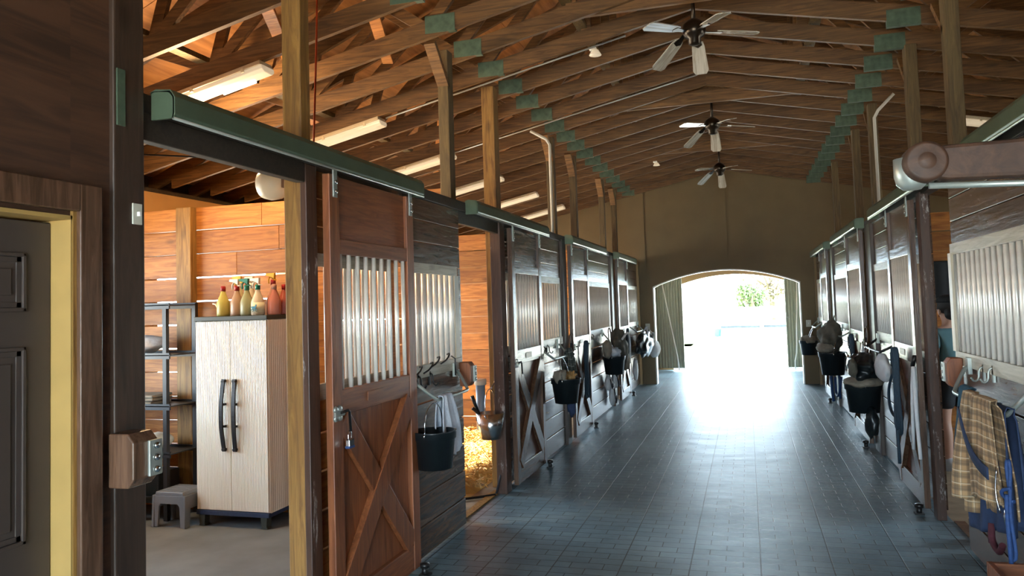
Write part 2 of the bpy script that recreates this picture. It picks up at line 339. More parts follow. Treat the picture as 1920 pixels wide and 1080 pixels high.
def copy_tree(o, parent=None):
    c = o.copy(); COL.objects.link(c); c.parent = parent
    for ch in [x for x in o.children]: copy_tree(ch, c)
    return c
def struct(name, mb, mat, **k):
    o = obj(name, mb, mat, **k); o['kind'] = 'structure'; return o
LX, RX = -2.08, 1.26        # aisle faces of the two stall fronts
RIDGE = -.33
def chord_z(x): return 4.09-.212*abs(x-RIDGE)
# ================================================================ THE SETTING
struct('floor', MB().box(LX-.09, RX+.09, -2.6, 19.3, -.12, 0), 'pavers')
struct('floor_tack_room', MB().box(-5.6, LX-.09, 2.2, 5.62, -.12, -.004), 'tackfloor')
struct('floor_stalls', MB().box(-5.6, LX-.09, 5.62, 15.55, -.12, -.006).box(-5.6, LX-.09, -2.6, 2.2, -.12, -.006).box(RX+.09, 4.95, -2.6, 15.55, -.12, -.006), 'dirt')
struct('trim_1', MB().box(LX-.16, LX-.09, 5.54, 6.6, -.02, .012), 'post_wood')          # thresholds
struct('trim_2', MB().box(RX+.09, RX+.16, 5.6, 6.26, -.02, .012), 'brown_x')
# outer walls with stall windows; tack room windows unseen, placed to light it
def outer_wall(name, x0, x1, wins, zlo, zhi, mat='outer_ply'):
    b = MB(); b.box(x0, x1, -2.6, 15.6, -.1, zlo); b.box(x0, x1, -2.6, 15.6, zhi, 2.89); y = -2.6
    for a, c in wins: b.box(x0, x1, y, a, zlo, zhi); y = c
    b.box(x0, x1, y, 15.6, zlo, zhi); return struct(name, b, mat)
outer_wall('wall_left', -5.70, -5.60, ((2.28, 3.05), (3.7, 5.3), (6.2, 8.5), (9.7, 11.9), (13.1, 15.1)), .85, 2.28)
outer_wall('wall_right', 4.95, 5.05, ((6.75, 7.95), (10.2, 11.4), (13.5, 14.7)), 1.05, 2.15)
struct('trim_3', MB().box(-5.95, -5.60, -2.6, 15.7, 2.89, 2.93).box(-5.95, -5.9, -2.6, 15.7, 2.93, 3.35), 'header')
struct('trim_4', MB().box(4.95, 5.3, -2.6, 15.7, 2.89, 2.93).box(5.25, 5.3, -2.6, 15.7, 2.93, 3.35), 'header')
for nm, ya, yb in (('window_1', 2.28, 3.05), ('window_2', 3.7, 5.3), ('window_3', 6.2, 8.5), ('window_4', 9.7, 11.9), ('window_5', 13.1, 15.1)):
    struct(nm, MB().box(-5.72, -5.57, ya-.04, ya+.03, .82, 2.32).box(-5.72, -5.57, yb-.03, yb+.04, .82, 2.32).box(-5.72, -5.57, ya, yb, 2.25, 2.32).box(-5.72, -5.57, ya, yb, .81, .88), 'post_wood')
struct('trim_sun_block', MB().prism([(-5.7, 2.42), (-7.6, 2.05), (-7.6, 2.09), (-5.7, 2.46)], 3.2, 5.6, 'y'), 'post_wood')     # unseen awning over the second window, added to keep sun off the tack floor
# roof
def slope(s):
    b = MB(); 
    for k in range(16):       # plywood sheets, seams showing
        y0 = -2.9+k*1.22
        for j in range(3):
            d0, d1 = j*1.98, min((j+1)*1.98-.006, 5.9)
            za, zb = 5.40-.41*d0, 5.40-.41*d1
            x0, x1 = RIDGE+s*d0, RIDGE+s*d1
            b.prism([(x0, za), (x1, zb), (x1, zb+.03), (x0, za+.03)], y0, y0+1.214, 'y')
    return b
struct('ceiling', slope(-1), 'deck'); struct('ceiling_right', slope(1), 'deck')
struct('ceiling_ridge', MB().prism([(RIDGE-5.95, 2.985), (RIDGE, 5.445), (RIDGE+5.95, 2.985), (RIDGE+5.95, 3.01), (RIDGE, 5.475), (RIDGE-5.95, 3.01)], -2.95, 16.8, 'y'), 'header')
# end wall with arched opening
def arch_pts(x0, x1, zs, zc, n=24):
    return [(x0+(x1-x0)*i/n, zs+(zc-zs)*(1-(2*i/n-1)**2)) for i in range(n+1)]
def arch_wall(y0, y1, xa, xb, ax0, ax1, zs, zc, gable):
    b = MB()
    top = [(RIDGE+5.9, 2.95), (RIDGE, 5.38), (RIDGE-5.9, 2.95)] if gable else [(xb, 3.1), (xa, 3.1)]
    b.box(xa, ax0, y0, y1, 0, zs); b.box(ax1, xb, y0, y1, 0, zs)
    b.prism([(xa, zs)]+arch_pts(ax0, ax1, zs, zc)+[(xb, zs)]+top, y0, y1, 'y'); return b
struct('wall_back', arch_wall(15.6, 15.75, -5.7, 5.05, -1.80, .99, 1.945, 2.245, True), 'endwall')
def arch_strip(y0, y1, ax0, ax1, zs, zc, t):
    o = arch_pts(ax0, ax1, zs, zc); i_ = [(x+(t if k == 0 else -t if k == len(o)-1 else 0), z-t) for k, (x, z) in enumerate(o)]
    b = MB()
    for k in range(len(o)-1): b.prism([o[k], o[k+1], i_[k+1], i_[k]], y0, y1, 'y')
    b.box(ax0, ax0+t, y0, y1, 0, zs); b.box(ax1-t, ax1, y0, y1, 0, zs); return b
struct('trim_5', arch_strip(15.575, 15.80, -1.80, .99, 1.945, 2.245, .022), 'archtrim')
struct('trim_6', MB().box(-2.16, -2.06, 15.5, 15.6, 0, 2.46).box(1.24, 1.36, 15.5, 15.6, 0, 2.46), 'endwall')
struct('trim_7', MB().box(-3.95, -3.90, 15.56, 15.6, 0, 4.6).box(-1.95, -1.92, 15.585, 15.6, 2.3, 5).box(-.35, -.32, 15.585, 15.6, 2.26, 5.3), 'endwall')
# porch beyond the arch
struct('wall_porch_left', MB().box(-2.30, -2.12, 15.75, 18.9, 0, 1.25), 'brick')
struct('wall_porch_left_upper', MB().box(-2.30, -2.12, 15.75, 18.9, 1.25, 3.1), 'white_paint')
struct('wall_porch_right', MB().box(1.45, 1.6, 15.75, 18.9, 0, 3.1), 'white_paint')
struct('ceiling_porch', MB().box(-2.3, 1.6, 15.75, 18.9, 3.1, 3.2), 'tanwall')
struct('wall_porch_end', arch_wall(18.85, 19.0, -5.7, 5.05, -1.75, 1.15, 1.95, 2.24, False), 'tanwall')
# front end (behind the photographer), its door opening left for fill light
struct('wall_front', MB().box(-5.7, -1.8, -2.7, -2.6, 0, 3.2).box(1.0, 5.05, -2.7, -2.6, 0, 3.2).prism([(-5.9, 3.0), (-1.8, 2.5), (1.0, 2.5), (5.2, 3.0), (RIDGE, 5.38)], -2.7, -2.6, 'y'), 'brown_z')
struct('wall_right_front', MB().box(RX, RX+.1, -2.6, 2.2, 0, 2.46), 'brown_x')
# near left plywood wall, its door, casing
b = MB(); b.box(LX-.09, LX, -2.6, 1.03, 0, 4.15); b.box(LX-.09, LX, 1.945, 2.12, 0, 4.15); b.box(LX-.09, LX, 1.03, 1.945, 1.985, 4.15)
struct('wall_left_front', b, 'ply_dark')
d1 = struct('door_1', MB().box(-2.185, -2.15, 1.045, 1.934, .01, 1.965), 'doorbrown', bevel=.003)
for (za, zb) in ((1.68, 1.862), (.97, 1.571), (.2, .80)):
    for (ya, yb) in ((1.14, 1.44), (1.54, 1.84)):
        m = MB()
        for (p, q, t) in ((0, .012, .010), (.012, .03, .003)):
            m.box(-2.152, -2.15+t, ya+p, yb-p, za+p, za+q).box(-2.152, -2.15+t, ya+p, yb-p, zb-q, zb-p).box(-2.152, -2.15+t, ya+p, ya+q, za+p, zb-p).box(-2.152, -2.15+t, yb-q, yb-p, za+p, zb-p)
        m.box(-2.152, -2.143, ya+.05, yb-.05, za+.05, zb-.05)
        obj('door_moulding', m, 'doorbrown', d1, world=True, bevel=.002)
struct('trim_8', MB().box(-2.19, -2.07, 1.9365, 1.946, 0, 1.985).box(-2.19, -2.07, 1.03, 1.04, 0, 1.985).box(-2.19, -2.07, 1.03, 1.946, 1.972, 1.985), 'yellow')
struct('trim_9', MB().box(LX-.02, LX+.012, 1.944, 1.958, 0, 2.0), 'post_wood')
struct('trim_10', MB().box(LX, LX+.03, 1.958, 2.045, 0, 2.09).box(LX, LX+.03, .90, 1.958, 2.0, 2.09).box(LX, LX+.03, .90, 1.03, 0, 2.0), 'brown_z', bevel=.004)

# ================================================================ PARTITIONS (horizontal planks with gaps)
def plank_wall(name, x0, x1, y, top, pitch, gap, th, mat='pine_x', jit=.004, skip=()):
    b = MB(); z = top; k = 0
    while z > .06:
        zl = max(.0, z-pitch+gap); xs = x0
        if k not in skip:
            cuts = [x0, (x0+x1)/2+random.uniform(-.3, .3), x1]
            for a, c in zip(cuts, cuts[1:]): b.box(a, c-.003, y, y+th, zl+random.uniform(-jit, jit)*.5, z+random.uniform(-jit, jit)*.5)
        z -= pitch; k += 1
    return struct(name, b, mat, bevel=.003)
plank_wall('wall_tack_room', -5.58, LX-.18, 5.62, 2.60, .2065, .011, .045)
plank_wall('wall_tack_room_near', -5.58, LX-.18, 2.15, 2.60, .2065, .008, .045)
plank_wall('wall_stall_partition_left', -5.58, LX-.18, 9.05, 2.56, .2065, .012, .045)
plank_wall('wall_stall_partition_left_far', -5.58, LX-.18, 12.5, 2.56, .2065, .012, .045)
plank_wall('wall_stall_partition_right_near', RX+.18, 4.93, 5.50, 2.5, .2065, .010, .045)
plank_wall('wall_stall_partition_right', RX+.18, 4.93, 9.05, 2.5, .2065, .010, .045)
plank_wall('wall_stall_partition_right_far', RX+.18, 4.93, 12.5, 2.5, .2065, .012, .045)
tag(obj('wall_post', MB().box(-4.755, -4.60, 5.54, 5.62, 0, 2.6), 'post_wood', bevel=.006), 'squarish wooden post on the plank wall between the black shelf unit and the beige cabinet', 'post')

# ================================================================ STALL FRONTS
# local frame: x along the wall (to the right seen from the aisle), -y towards the aisle, z up
def place(o, side, y):            # side L: x -> +Y ; side R: x -> -Y
    o.location = (LX if side == 'L' else RX, y, 0); o.rotation_euler = (0, 0, PI/2 if side == 'L' else -PI/2)
BARM = {}
def bar_mesh(r, z0, z1, key):
    if key not in BARM: BARM[key] = MB().tube([(0, 0, z0), (0, 0, z1)], r, 10).mesh('bar'); BARM[key].materials.append(M['bar'])
    return BARM[key]
def add_bars(t, x0, x1, pitch, y, r, z0, z1, key, lab=None):
    n = max(1, int(round((x1-x0)/pitch))); 
    for i in range(n+1): obj('bar', bar_mesh(r, z0, z1, key), 'bar', t, loc=(x0+(x1-x0)*i/n, y, 0))
def stall_panel(label, side, ystart, w, x_lat=0, pitch=.105, end_strip=True, top=2.40, back=0., mats=('brown_x', 'trim_light'), barr=.021, group='fixed barred panels of the stall fronts', z0=1.27, lowboards=True):
    t = thing('barred_stall_front', label, 'stall front', group=group); place(t, side, ystart if side == 'L' else ystart+w)
    y0, y1 = back+.02, back+.055
    b = MB(); z = top
    for h in (.15, .15, .155): b.box(0, w, y0, y1, z-h+.005, z); z -= h
    obj('upper_boards', b, mats[0], t, bevel=.003)
    zt = z; obj('top_rail', MB().box(.0, w-.09, y0-.012, y0+.01, zt-.055, zt+.015), mats[1], t, bevel=.002)
    obj('bottom_rail', MB().box(.0, w-.03, y0-.014, y0+.01, 1.19, 1.275), mats[1], t, bevel=.002)
    if end_strip: obj('end_strip', MB().box(w-.13, w-.045, y0-.006, y0+.02, 1.275, zt-.055), 'trim_light_z', t, bevel=.002)
    obj('end_stile', MB().box(w-.05, w, y0-.002, y1, 1.19, zt), mats[0], t)
    add_bars(t, .035, w-.16 if end_strip else w-.08, pitch, y0+.012, barr, 1.24, zt, ('p', barr))
    b = MB(); z = 1.215
    while z > .03:
        zl = max(.015, z-.196); b.box(0, w, y0, y1, zl+.005, z, .0012); z -= .2
    obj('lower_boards', b, mats[0], t, bevel=.004)
    return t
def stall_door(label, side, ystart, w, mz='brown_z', mx='brown_x', sheet='door_sheet', group='sliding stall doors'):
    t = thing('stall_door', label, 'sliding door', group=group); place(t, side, ystart if side == 'L' else ystart+w)
    f = -.062; k = -.020; s = .098
    b = MB(); b.box(0, s, f, k, .05, 2.36); b.box(w-s, w, f, k, .05, 2.36)
    obj('stile', MB().box(0, s, f, k, .05, 2.36), mz, t, bevel=.004); b.bm.free(); obj('stile', MB().box(w-s, w, f, k, .05, 2.36), mz, t, bevel=.004)
    for (za, zb) in ((1.115, 1.245), (.05, .20), (1.95, 2.03)): obj('rail', MB().box(s, w-s, f+.003, k, za, zb), mx, t, bevel=.004)
    obj('upper_panel', MB().box(s-.01, w-.02, -.04, k+.006, 2.03, 2.36), mx, t)
    obj('lower_panel', MB().box(s-.01, w-s+.01, -.030, k+.006, .19, 1.12), sheet, t)
    p0, p1 = (s+.01, -.046, 1.09), (w-s-.01, -.046, .215)
    obj('brace', MB().beam(p0, p1, .115, .03, (0, 1, 0)) if 0 else MB().beam(p0, p1, .03, .135, (0, 0, 1)), mz, t, bevel=.004)
    obj('brace', MB().beam((s+.01, -.049, .215), (w-s-.01, -.049, 1.09), .038, .135, (0, 0, 1)), mz, t, bevel=.004)
    add_bars(t, s+.03, w-s-.03, .098, -.040, .0125, 1.20, 1.97, ('d', .0125))
    for x in (s*.5, w-s*.5):
        h = obj('hanger', MB().box(x-.02, x+.02, f-.008, f, 2.24, 2.42), 'galv', t, bevel=.002)
        m = MB()
        for zz in (2.27, 2.32): m.lathe([(0.001, -.016), (.011, -.016), (.011, -.008)], (x, f, zz), 8, 'y')
        obj('bolt', m, 'steel', h)
    g = MB(); g.box(w-.06, w-.0, f-.07, f-.005, .0, .012); g.tube([(w-.03, f-.035, .0), (w-.03, f-.035, .055)], .020, 12); g.lathe([(.001, .045), (.030, .05), (.03, .075), (.001, .08)], (w-.03, f-.035, 0), 12)
    obj('floor_guide', g, 'iron', t)
    # name plate
    pl = obj('name_plate', MB().box(w*.36, w*.36+.19, f-.002, f+.004, 1.155, 1.205), 'doorred_x' if sheet == 'doorred_z' else 'trim_light', t, bevel=.001)
    # latch
    lt = MB(); 
    for dx in (-.020, .020):
        for dz in (-.022, .022): lt.lathe([(.001, -.012), (.015, -.012), (.019, 0)], (.035+dx, f, 1.13+dz), 10, 'y')
    lt.box(-.01, .08, f-.02, f-.008, 1.118, 1.142)
    obj('latch', lt, 'galv', t)
    lv = MB().tube([(.035, f-.022, 1.135), (.095, f-.03, 1.14), (.11, f-.03, 1.13), (.115, f-.032, 1.03)], .007, 8)
    obj('latch_lever', lv, 'iron', t)
    return t
def track(label, side, ya, yb, group='sliding door tracks'):
    w = yb-ya; t = thing('door_track', label, 'door track', group=group); place(t, side, ya if side == 'L' else yb)
    prof = [(-.105, 2.375), (-.115, 2.39), (-.115, 2.455), (-.095, 2.482), (-.03, 2.49), (-.005, 2.48), (-.005, 2.47), (-.03, 2.478), (-.09, 2.47), (-.104, 2.45), (-.104, 2.39), (-.097, 2.375)]
    obj('cover', MB().prism(prof, 0, w, 'x'), 'track', t, bevel=.002)
    obj('end_cap', MB().prism([(-.112, 2.375), (-.112, 2.452), (-.093, 2.478), (-.01, 2.482), (-.01, 2.375)], 0, .012, 'x'), 'track', t); obj('end_cap', MB().prism([(-.112, 2.375), (-.112, 2.452), (-.093, 2.478), (-.01, 2.482), (-.01, 2.375)], w-.012, w, 'x'), 'track', t)
    obj('edge_lip', MB().tube([(0, -.108, 2.374), (w, -.108, 2.374)], .0065, 8), 'galv', t)
    return t
def wpost(name, label, x, y, sx, sy, z1, mat, cat='post', group=None, z0=0., knee=None, bev=.006):
    t = thing(name, label, cat, (x, y, 0), group=group)
    obj('shaft', MB().box(-sx/2, sx/2, -sy/2, sy/2, z0, z1), mat, t, bevel=bev)
    if knee:
        obj('knee_brace', MB().beam((0, knee*.02, z1-.30), (0, knee*.30, z1-.02), .04, .09, (1, 0, 0)), 'chord', t)
    return t
# headers (continuous dark beams over both fronts)
struct('trim_11', MB().box(LX-.09, LX-.005, 2.12, 15.5, 2.40, 2.475).box(LX-.055, LX-.004, 2.25, 3.34, 2.30, 2.40).box(LX-.055, LX-.02, 5.52, 6.62, 2.30, 2.40), 'header', bevel=.004)
struct('trim_12', MB().box(RX+.005, RX+.09, 2.2, 15.5, 2.385, 2.455), 'header', bevel=.004)

# ---- left front
tag(obj('door_jamb_post', MB().box(LX-.09, LX+.02, 2.105, 2.245, 0, 4.1), 'dark_z', bevel=.006), 'dark brown corner post on the left edge of the tack room doorway', 'post')
tag(obj('door_jamb_board', MB().box(LX-.12, LX-.06, 2.246, 2.262, 0, 2.27), 'dark_z'), 'narrow dark board lining the left side of the tack room doorway', 'board')
tag(obj('corner_plate', MB().box(LX+.02, LX+.026, 2.085+.03, 2.13+.02, 2.32, 2.52), 'plate_green'), 'green metal plate high on the dark post left of the door track', 'metal plate')
t = thing('light_switch', 'small pale switch plate on the dark post left of the tack doorway', 'switch', (LX+.02, 2.205, 1.98))
obj('plate', MB().box(0, .006, -.022, .022, 0, .075), 'switch', t, bevel=.002); obj('toggle', MB().box(.006, .018, -.004, .004, .03, .045), 'white_paint', t)
# wooden latch blocks with metal strikes
def latch_block(label, side, x, y, z, dark='doorred_z', out=.11, w=.10):
    s = 1 if side == 'L' else -1
    t = thing('latch_block', label, 'latch block', (x, y, z))
    poly = [(0, 0), (s*out*.75, .0), (s*out, .03), (s*out, .15), (s*out*.75, .18), (0, .18)]
    obj('block', MB().prism(poly, -w/2, w/2, 'y'), dark, t, bevel=.005)
    yy = w/2+.001 if side == 'L' else w/2+.001
    st = obj('strike', MB().box(min(s*.03, s*(out+.006)), max(s*.03, s*(out+.006)), yy, yy+.008, .03, .15).box(min(s*out, s*(out+.01)), max(s*out, s*(out+.01)), yy-.05, yy+.008, .03, .15), 'galv', t, bevel=.002)
    m = MB()
    for zz in (.05, .09, .13): m.lathe([(.001, .0), (.012, .0), (.010, .008), (.001, .009)], (s*(out+.010), yy-.02, zz), 10, 'x')
    obj('bolt', m, 'steel', st); return t
tb = latch_block('redwood latch block with green strike on the post left of the tack doorway', 'L', LX+.02, 2.13, 1.085, 'brown_z', w=.11, out=.105)
obj('strike_plate', MB().box(.06, .112, .056, .064, .03, .145).tube([(.086, .064, .07), (.086, .085, .09), (.086, .064, .11)], .012, 8), 'plate_green', tb, label='green painted metal strike')
t = thing('door_stop', 'pale cylindrical bumper on the left side of the tack room doorway', 'bumper', (LX-.05, 2.262, 1.155))
obj('bumper', MB().lathe([(.001, 0), (.028, 0), (.03, .01), (.03, .05), (.022, .065), (.001, .067)], (0, 0, 0), 20, 'y'), 'white_cloth', t)

wpost('roof_post', 'knotty amber post between tack room doorway and padlocked door, rising to the roof', -2.180, 3.425, .11, .09, chord_z(-2.2)+.02, 'post_wood', 'roof post', bev=.008)
tag(obj('scratched_jamb', MB().box(-2.124, -2.088, 3.355, 3.455, 0, 2.40), 'jamb_scratched', bevel=.004), 'dark jamb board with white scratches left of the padlocked stall door', 'jamb')
track('green grey sliding door track over the tack room doorway', 'L', 2.29, 4.56)
DL1 = stall_door('redwood sliding door with X brace, bars and padlock beside tack doorway', 'L', 3.46, 1.03, 'doorred_z', 'doorred_x', 'doorred_z')
stall_panel('barred panel behind the padlocked redwood sliding door', 'L', 3.52, .96, end_strip=False, back=.055, mats=('pine_x', 'trim_light'), barr=.013)
stall_panel('brown boarded panel with cream bars above the black bucket and towel', 'L', 4.505, 1.01, pitch=.103, barr=.019)
wpost('roof_post', 'orange lit post right of the open hay stall doorway, rising to the roof', LX-.16, 6.80, .12, .14, chord_z(-2.2)+.02, 'post_wood', 'roof post')
tag(obj('stall_doorway_jamb', MB().box(LX-.098, LX-.005, 6.50, 6.64, 0, 2.40), 'jamb_scratched', bevel=.004), 'dark scuffed jamb board right of the hanging steel bucket', 'jamb')
track('green grey track over the open hay stall doorway', 'L', 5.60, 7.86)
stall_door('slid-open brown X braced door right of the open hay stall', 'L', 6.63, 1.03)
stall_panel('barred panel behind the slid-open door right of the hay stall', 'L', 6.70, .93, end_strip=False, back=.055, barr=.013)
stall_panel('barred panel above the plaid blanket and bucket of gloves', 'L', 7.69, 1.16)
tag(obj('stall_front_post', MB().box(LX-.10, LX+.01, 8.86, 9.06, 0, 2.42), 'dark_z', bevel=.006), 'dark post right of the plaid blanket on the left front', 'post')
track('green grey track over the second closed door on the left', 'L', 9.02, 11.33)
stall_door('closed brown X braced door with hanging black lead ropes, left side', 'L', 9.08, 1.08)
stall_panel('long barred panel behind the hanging backpack and black bucket, left side', 'L', 10.19, 2.05)
tag(obj('stall_front_post', MB().box(LX-.10, LX+.01, 12.27, 12.55, 0, 2.42), 'dark_z', bevel=.006), 'dark post on the left front nearest the far arch', 'post')
track('farthest sliding door track on the left front', 'L', 12.52, 14.6)
stall_door('farthest X braced door on the left front', 'L', 12.58, 1.1)
stall_panel('last barred panel on the left front before the arch wall', 'L', 13.72, 1.74)
for (y, l) in ((5.65, 'roof post above the right end of the cream barred panel'), (9.10, 'roof post beside a pale conduit on the left'), (10.36, 'fourth free roof post along the left front'), (12.56, 'roof post next to last along the left front'), (13.76, 'last thin roof post along the left front')):
    wpost('roof_post', l, LX-.15, y, .09, .11, chord_z(-2.25)+.02, 'roofpost', 'roof post', 'roof posts on the left', knee=-1)
# ---- right front
stall_panel('near right stall panel with bright galvanised bars and blanket', 'R', 2.2, 3.36, pitch=.1, barr=.019, end_strip=False)
tag(obj('near_panel_stile', MB().box(RX-.006, RX+.01, 5.49, 5.56, 1.275, 1.90), 'trim_light_z'), 'pale upright strip at the far end of the near right bars', 'trim board')
tag(obj('right_doorway_jamb', MB().box(RX-.006, RX+.055, 6.29, 6.415, 0, 2.40), 'jamb_scratched', bevel=.005), 'dark jamb with peeling paint right of the hanging white lead ropes', 'jamb')
track('green grey track running toward the camera at the upper right corner', 'R', 2.3, 4.68)
track('bright edged track over the right stall doorway with the person', 'R', 5.78, 8.05)
stall_door('brown X braced door left of the doorway with the person', 'R', 6.42, 1.0)
stall_panel('barred panel behind the door beside the person', 'R', 6.5, .9, end_strip=False, back=.055, barr=.013)
stall_panel('barred panel behind the loaded black bucket on the right', 'R', 7.45, 1.22)
tag(obj('stall_front_post', MB().box(RX-.01, RX+.10, 8.69, 9.07, 0, 2.40), 'dark_z', bevel=.006), 'dark post beside the loaded black bucket on the right front', 'post')
track('middle sliding door track on the right front', 'R', 9.02, 11.52)
stall_door('brown X braced door behind the long teal lead rope on the right', 'R', 9.10, 1.26)
stall_panel('barred panel behind the canvas bag and bucket, right side', 'R', 10.38, 2.03)
tag(obj('stall_front_post', MB().box(RX-.01, RX+.10, 12.43, 12.76, 0, 2.40), 'dark_z', bevel=.006), 'dark post on the right front nearest the far arch', 'post')
track('farthest sliding door track on the right front', 'R', 12.55, 15.1)
stall_door('farthest X braced door on the right front', 'R', 12.80, 1.1)
stall_panel('last barred panel on the right front before the arch wall', 'R', 13.92, 1.53)
for (y, l) in ((5.80, 'nearest roof post on the right, above the doorway'), (7.10, 'second roof post from the right edge with pale knee brace'), (9.15, 'roof post beside the pale conduit on the right'), (10.5, 'thin roof post in the middle of the right front'), (12.9, 'farthest roof post on the right front')):
    wpost('roof_post', l, RX+.15, y, .09, .13, chord_z(RX+.15)+.02, 'roofpost', 'roof post', 'roof posts on the right', knee=1)

# ================================================================ ROOF TRUSSES
def top_z(x): return 5.22-.41*abs(x-RIDGE)
def make_truss():
    t = thing('roof_truss', 'wooden roof truss', 'roof truss', group='roof trusses')
    H = .14
    for s in (-1, 1):
        obj('bottom_chord', MB().prism([(0, 4.09), (s*5.28, 4.09-.212*5.28), (s*5.28, 4.09-.212*5.28+H), (0, 4.09+H+.0)], -.019, .019, 'y'), 'chord', t)
        obj('top_chord', MB().prism([(0, 5.22), (s*5.85, 5.22-.41*5.85), (s*5.85, 5.22-.41*5.85+H), (0, 5.22+H)], -.019, .019, 'y'), 'chord', t)
        nodes = [((0.9, 'b'), (.95, 't')), ((.95, 't'), (1.9, 'b')), ((1.9, 'b'), (2.55, 't')), ((2.55, 't'), (3.35, 'b')), ((3.35, 'b'), (3.9, 't')), ((3.35, 'b'), (3.2, 't')), ((4.4, 'b'), (4.4, 't'))]
        for (a, b_) in nodes:
            P = [(s*d, 0, (4.09-.212*d+.08) if k == 'b' else (5.22-.41*d+.05)) for d, k in (a, b_)]
            obj('web', MB().beam(P[0], P[1], .036, .085, (0, 1, 0)) if 0 else MB().beam(P[0], P[1], .085, .034, (0, 1, 0)), 'chord', t)
        obj('nail_plate', MB().box(s*1.75-.035-.12+.09*0 if s < 0 else 1.59-.12, s*1.75-.035+.12 if s < 0 else 1.59+.12, -.024, .024, 3.705+.02, 3.705+.155), 'plate_green', t, label='green painted metal gusset plate')
    obj('web', MB().box(-.045, .045, -.017, .017, 4.15, 5.25), 'chord', t)
    return t
T0 = make_truss()
ORD = 'first second third fourth fifth sixth seventh eighth ninth tenth eleventh twelfth thirteenth fourteenth fifteenth sixteenth seventeenth eighteenth nineteenth twentieth twenty-first twenty-second'.split()
for k in range(-5, 17):
    o = T0 if k == -5 else copy_tree(T0)
    o.location = (RIDGE, 5.30+.6*k, 0); o['label'] = ('%s wooden roof truss counted back from the arch wall' % ORD[16-k]) if k < 16 else 'wooden roof truss standing closest to the arch wall'
for (x, lab) in ((-1.27, 'long board running on top of the trusses left of the ceiling fans'), (.68, 'long board running on top of the trusses right of the ceiling fans'), (-3.77, 'long board tying the trusses above the tack room and left stalls'), (-4.85, 'long board tying the trusses nearest the left outer wall'), (3.2, 'long board tying the trusses above the right stalls')):
    tag(obj('tie_board', MB().box(x-.045, x+.045, 2.2, 15.55, chord_z(x)+.155, chord_z(x)+.195), 'roofpost'), lab, 'tie board')
for (p, q, lab) in (((-2.6, 3.4, 3.88), (-4.6, 7.9, 3.46), 'diagonal brace across the trusses above the tack room'), ((-2.5, 6.4, 3.90), (-4.3, 10.4, 3.52), 'diagonal brace across the trusses above the hay stall'), ((-1.9, 3.2, 4.02), (-2.9, 6.0, 3.81), 'diagonal brace above the padlocked stall door')):
    tag(obj('diagonal_brace', MB().beam((p[0], p[1], p[2]), (q[0], q[1], q[2]), .09, .036), 'pine_x'), lab, 'brace')
for (y, lab) in ((5.90, 'level board carrying the nearest ceiling fan'), (9.05, 'level board carrying the second ceiling fan'), (12.0, 'level board carrying the farthest ceiling fan')):
    tag(obj('fan_board', MB().box(RIDGE-1.02, RIDGE+.95, y-.02+.04, y+.018+.04, 3.935, 4.07), 'chord'), lab, 'fan board')

# ================================================================ CEILING FANS
def make_fan():
    t = thing('ceiling_fan', 'fan', 'ceiling fan', group='ceiling fans along the ridge')
    obj('downrod', MB().tube([(0, 0, .10), (0, 0, .42)], .016, 12).lathe([(.001, .42), (.06, .42), (.05, .37), (.02, .34)], (0, 0, 0), 20), 'fanmetal', t)
    obj('motor', MB().lathe([(.03, .14), (.06, .12), (.092, .09), (.096, .04), (.08, .0), (.05, -.02), (.05, -.06), (.03, -.075), (.001, -.077)], (0, 0, 0), 28), 'fanmetal', t)
    droop = {0: 62, 1: 30, 2: 5, 3: 5, 4: 6}          # two old blades have warped and hang down
    for k in range(5):
        a = math.radians(84+72*k if k != 1 else 138)
        L = .30 if k == 0 else .36
        pts = [(.03, -.042), (.07, -.052), (L-.03, -.066), (L, -.045), (L, .045), (L-.03, .066), (.07, .052), (.03, .042)]
        bl = obj('blade', MB().prism(pts, -.004, .004, 'z'), FANW, t); bl.rotation_euler = Euler((math.radians(9 if droop[k] < 10 else 3), math.radians(droop[k]), a), 'XYZ'); bl.location = (.15*math.cos(a), .15*math.sin(a), .03)
        br = obj('blade_iron', MB().prism([(-.08, -.02), (0, -.02), (.06, -.035), (.08, 0), (.06, .035), (.0, .02), (-.08, .02)], -.010, -.004, 'z'), 'fanmetal', bl)
    return t
FANW = wood('fan_blade', (.62, .58, .5), (.34, .29, .22), 'x', .10, .1, knots=.1, bump=.05, grain=.8); FANW.node_tree.nodes['Principled BSDF'].inputs['Coat Weight'].default_value = 1
f0 = make_fan(); f0.location = (RIDGE+.02, 6.30, 3.79); f0['label'] = 'nearest ceiling fan, one glossy blade reflecting the bright arch'
f1 = copy_tree(f0); f1.location = (RIDGE+.02, 9.70, 3.76); f1['label'] = 'second ceiling fan down the aisle, middle of the three'
f2 = copy_tree(f0); f2.location = (RIDGE, 12.9, 3.74); f2['label'] = 'farthest ceiling fan, just above the arch wall'
for (x, y, lab) in ((-1.2, 6.6, 'small white security lamp under a truss left of the nearest fan'), (-1.3, 12.3, 'small white security lamp under a truss far down the aisle')):
    z = chord_z(x)
    t = thing('security_lamp', lab, 'lamp', (x, y, z-.07))
    obj('mount', MB().box(-.03, .03, -.03, .03, .05, .07), 'white_paint', t)
    obj('lamp_head', MB().lathe([(.001, .05), (.03, .045), (.05, .01), (.055, 0), (.001, 0)], (.02, 0, 0), 14), 'lamp_diff', t)
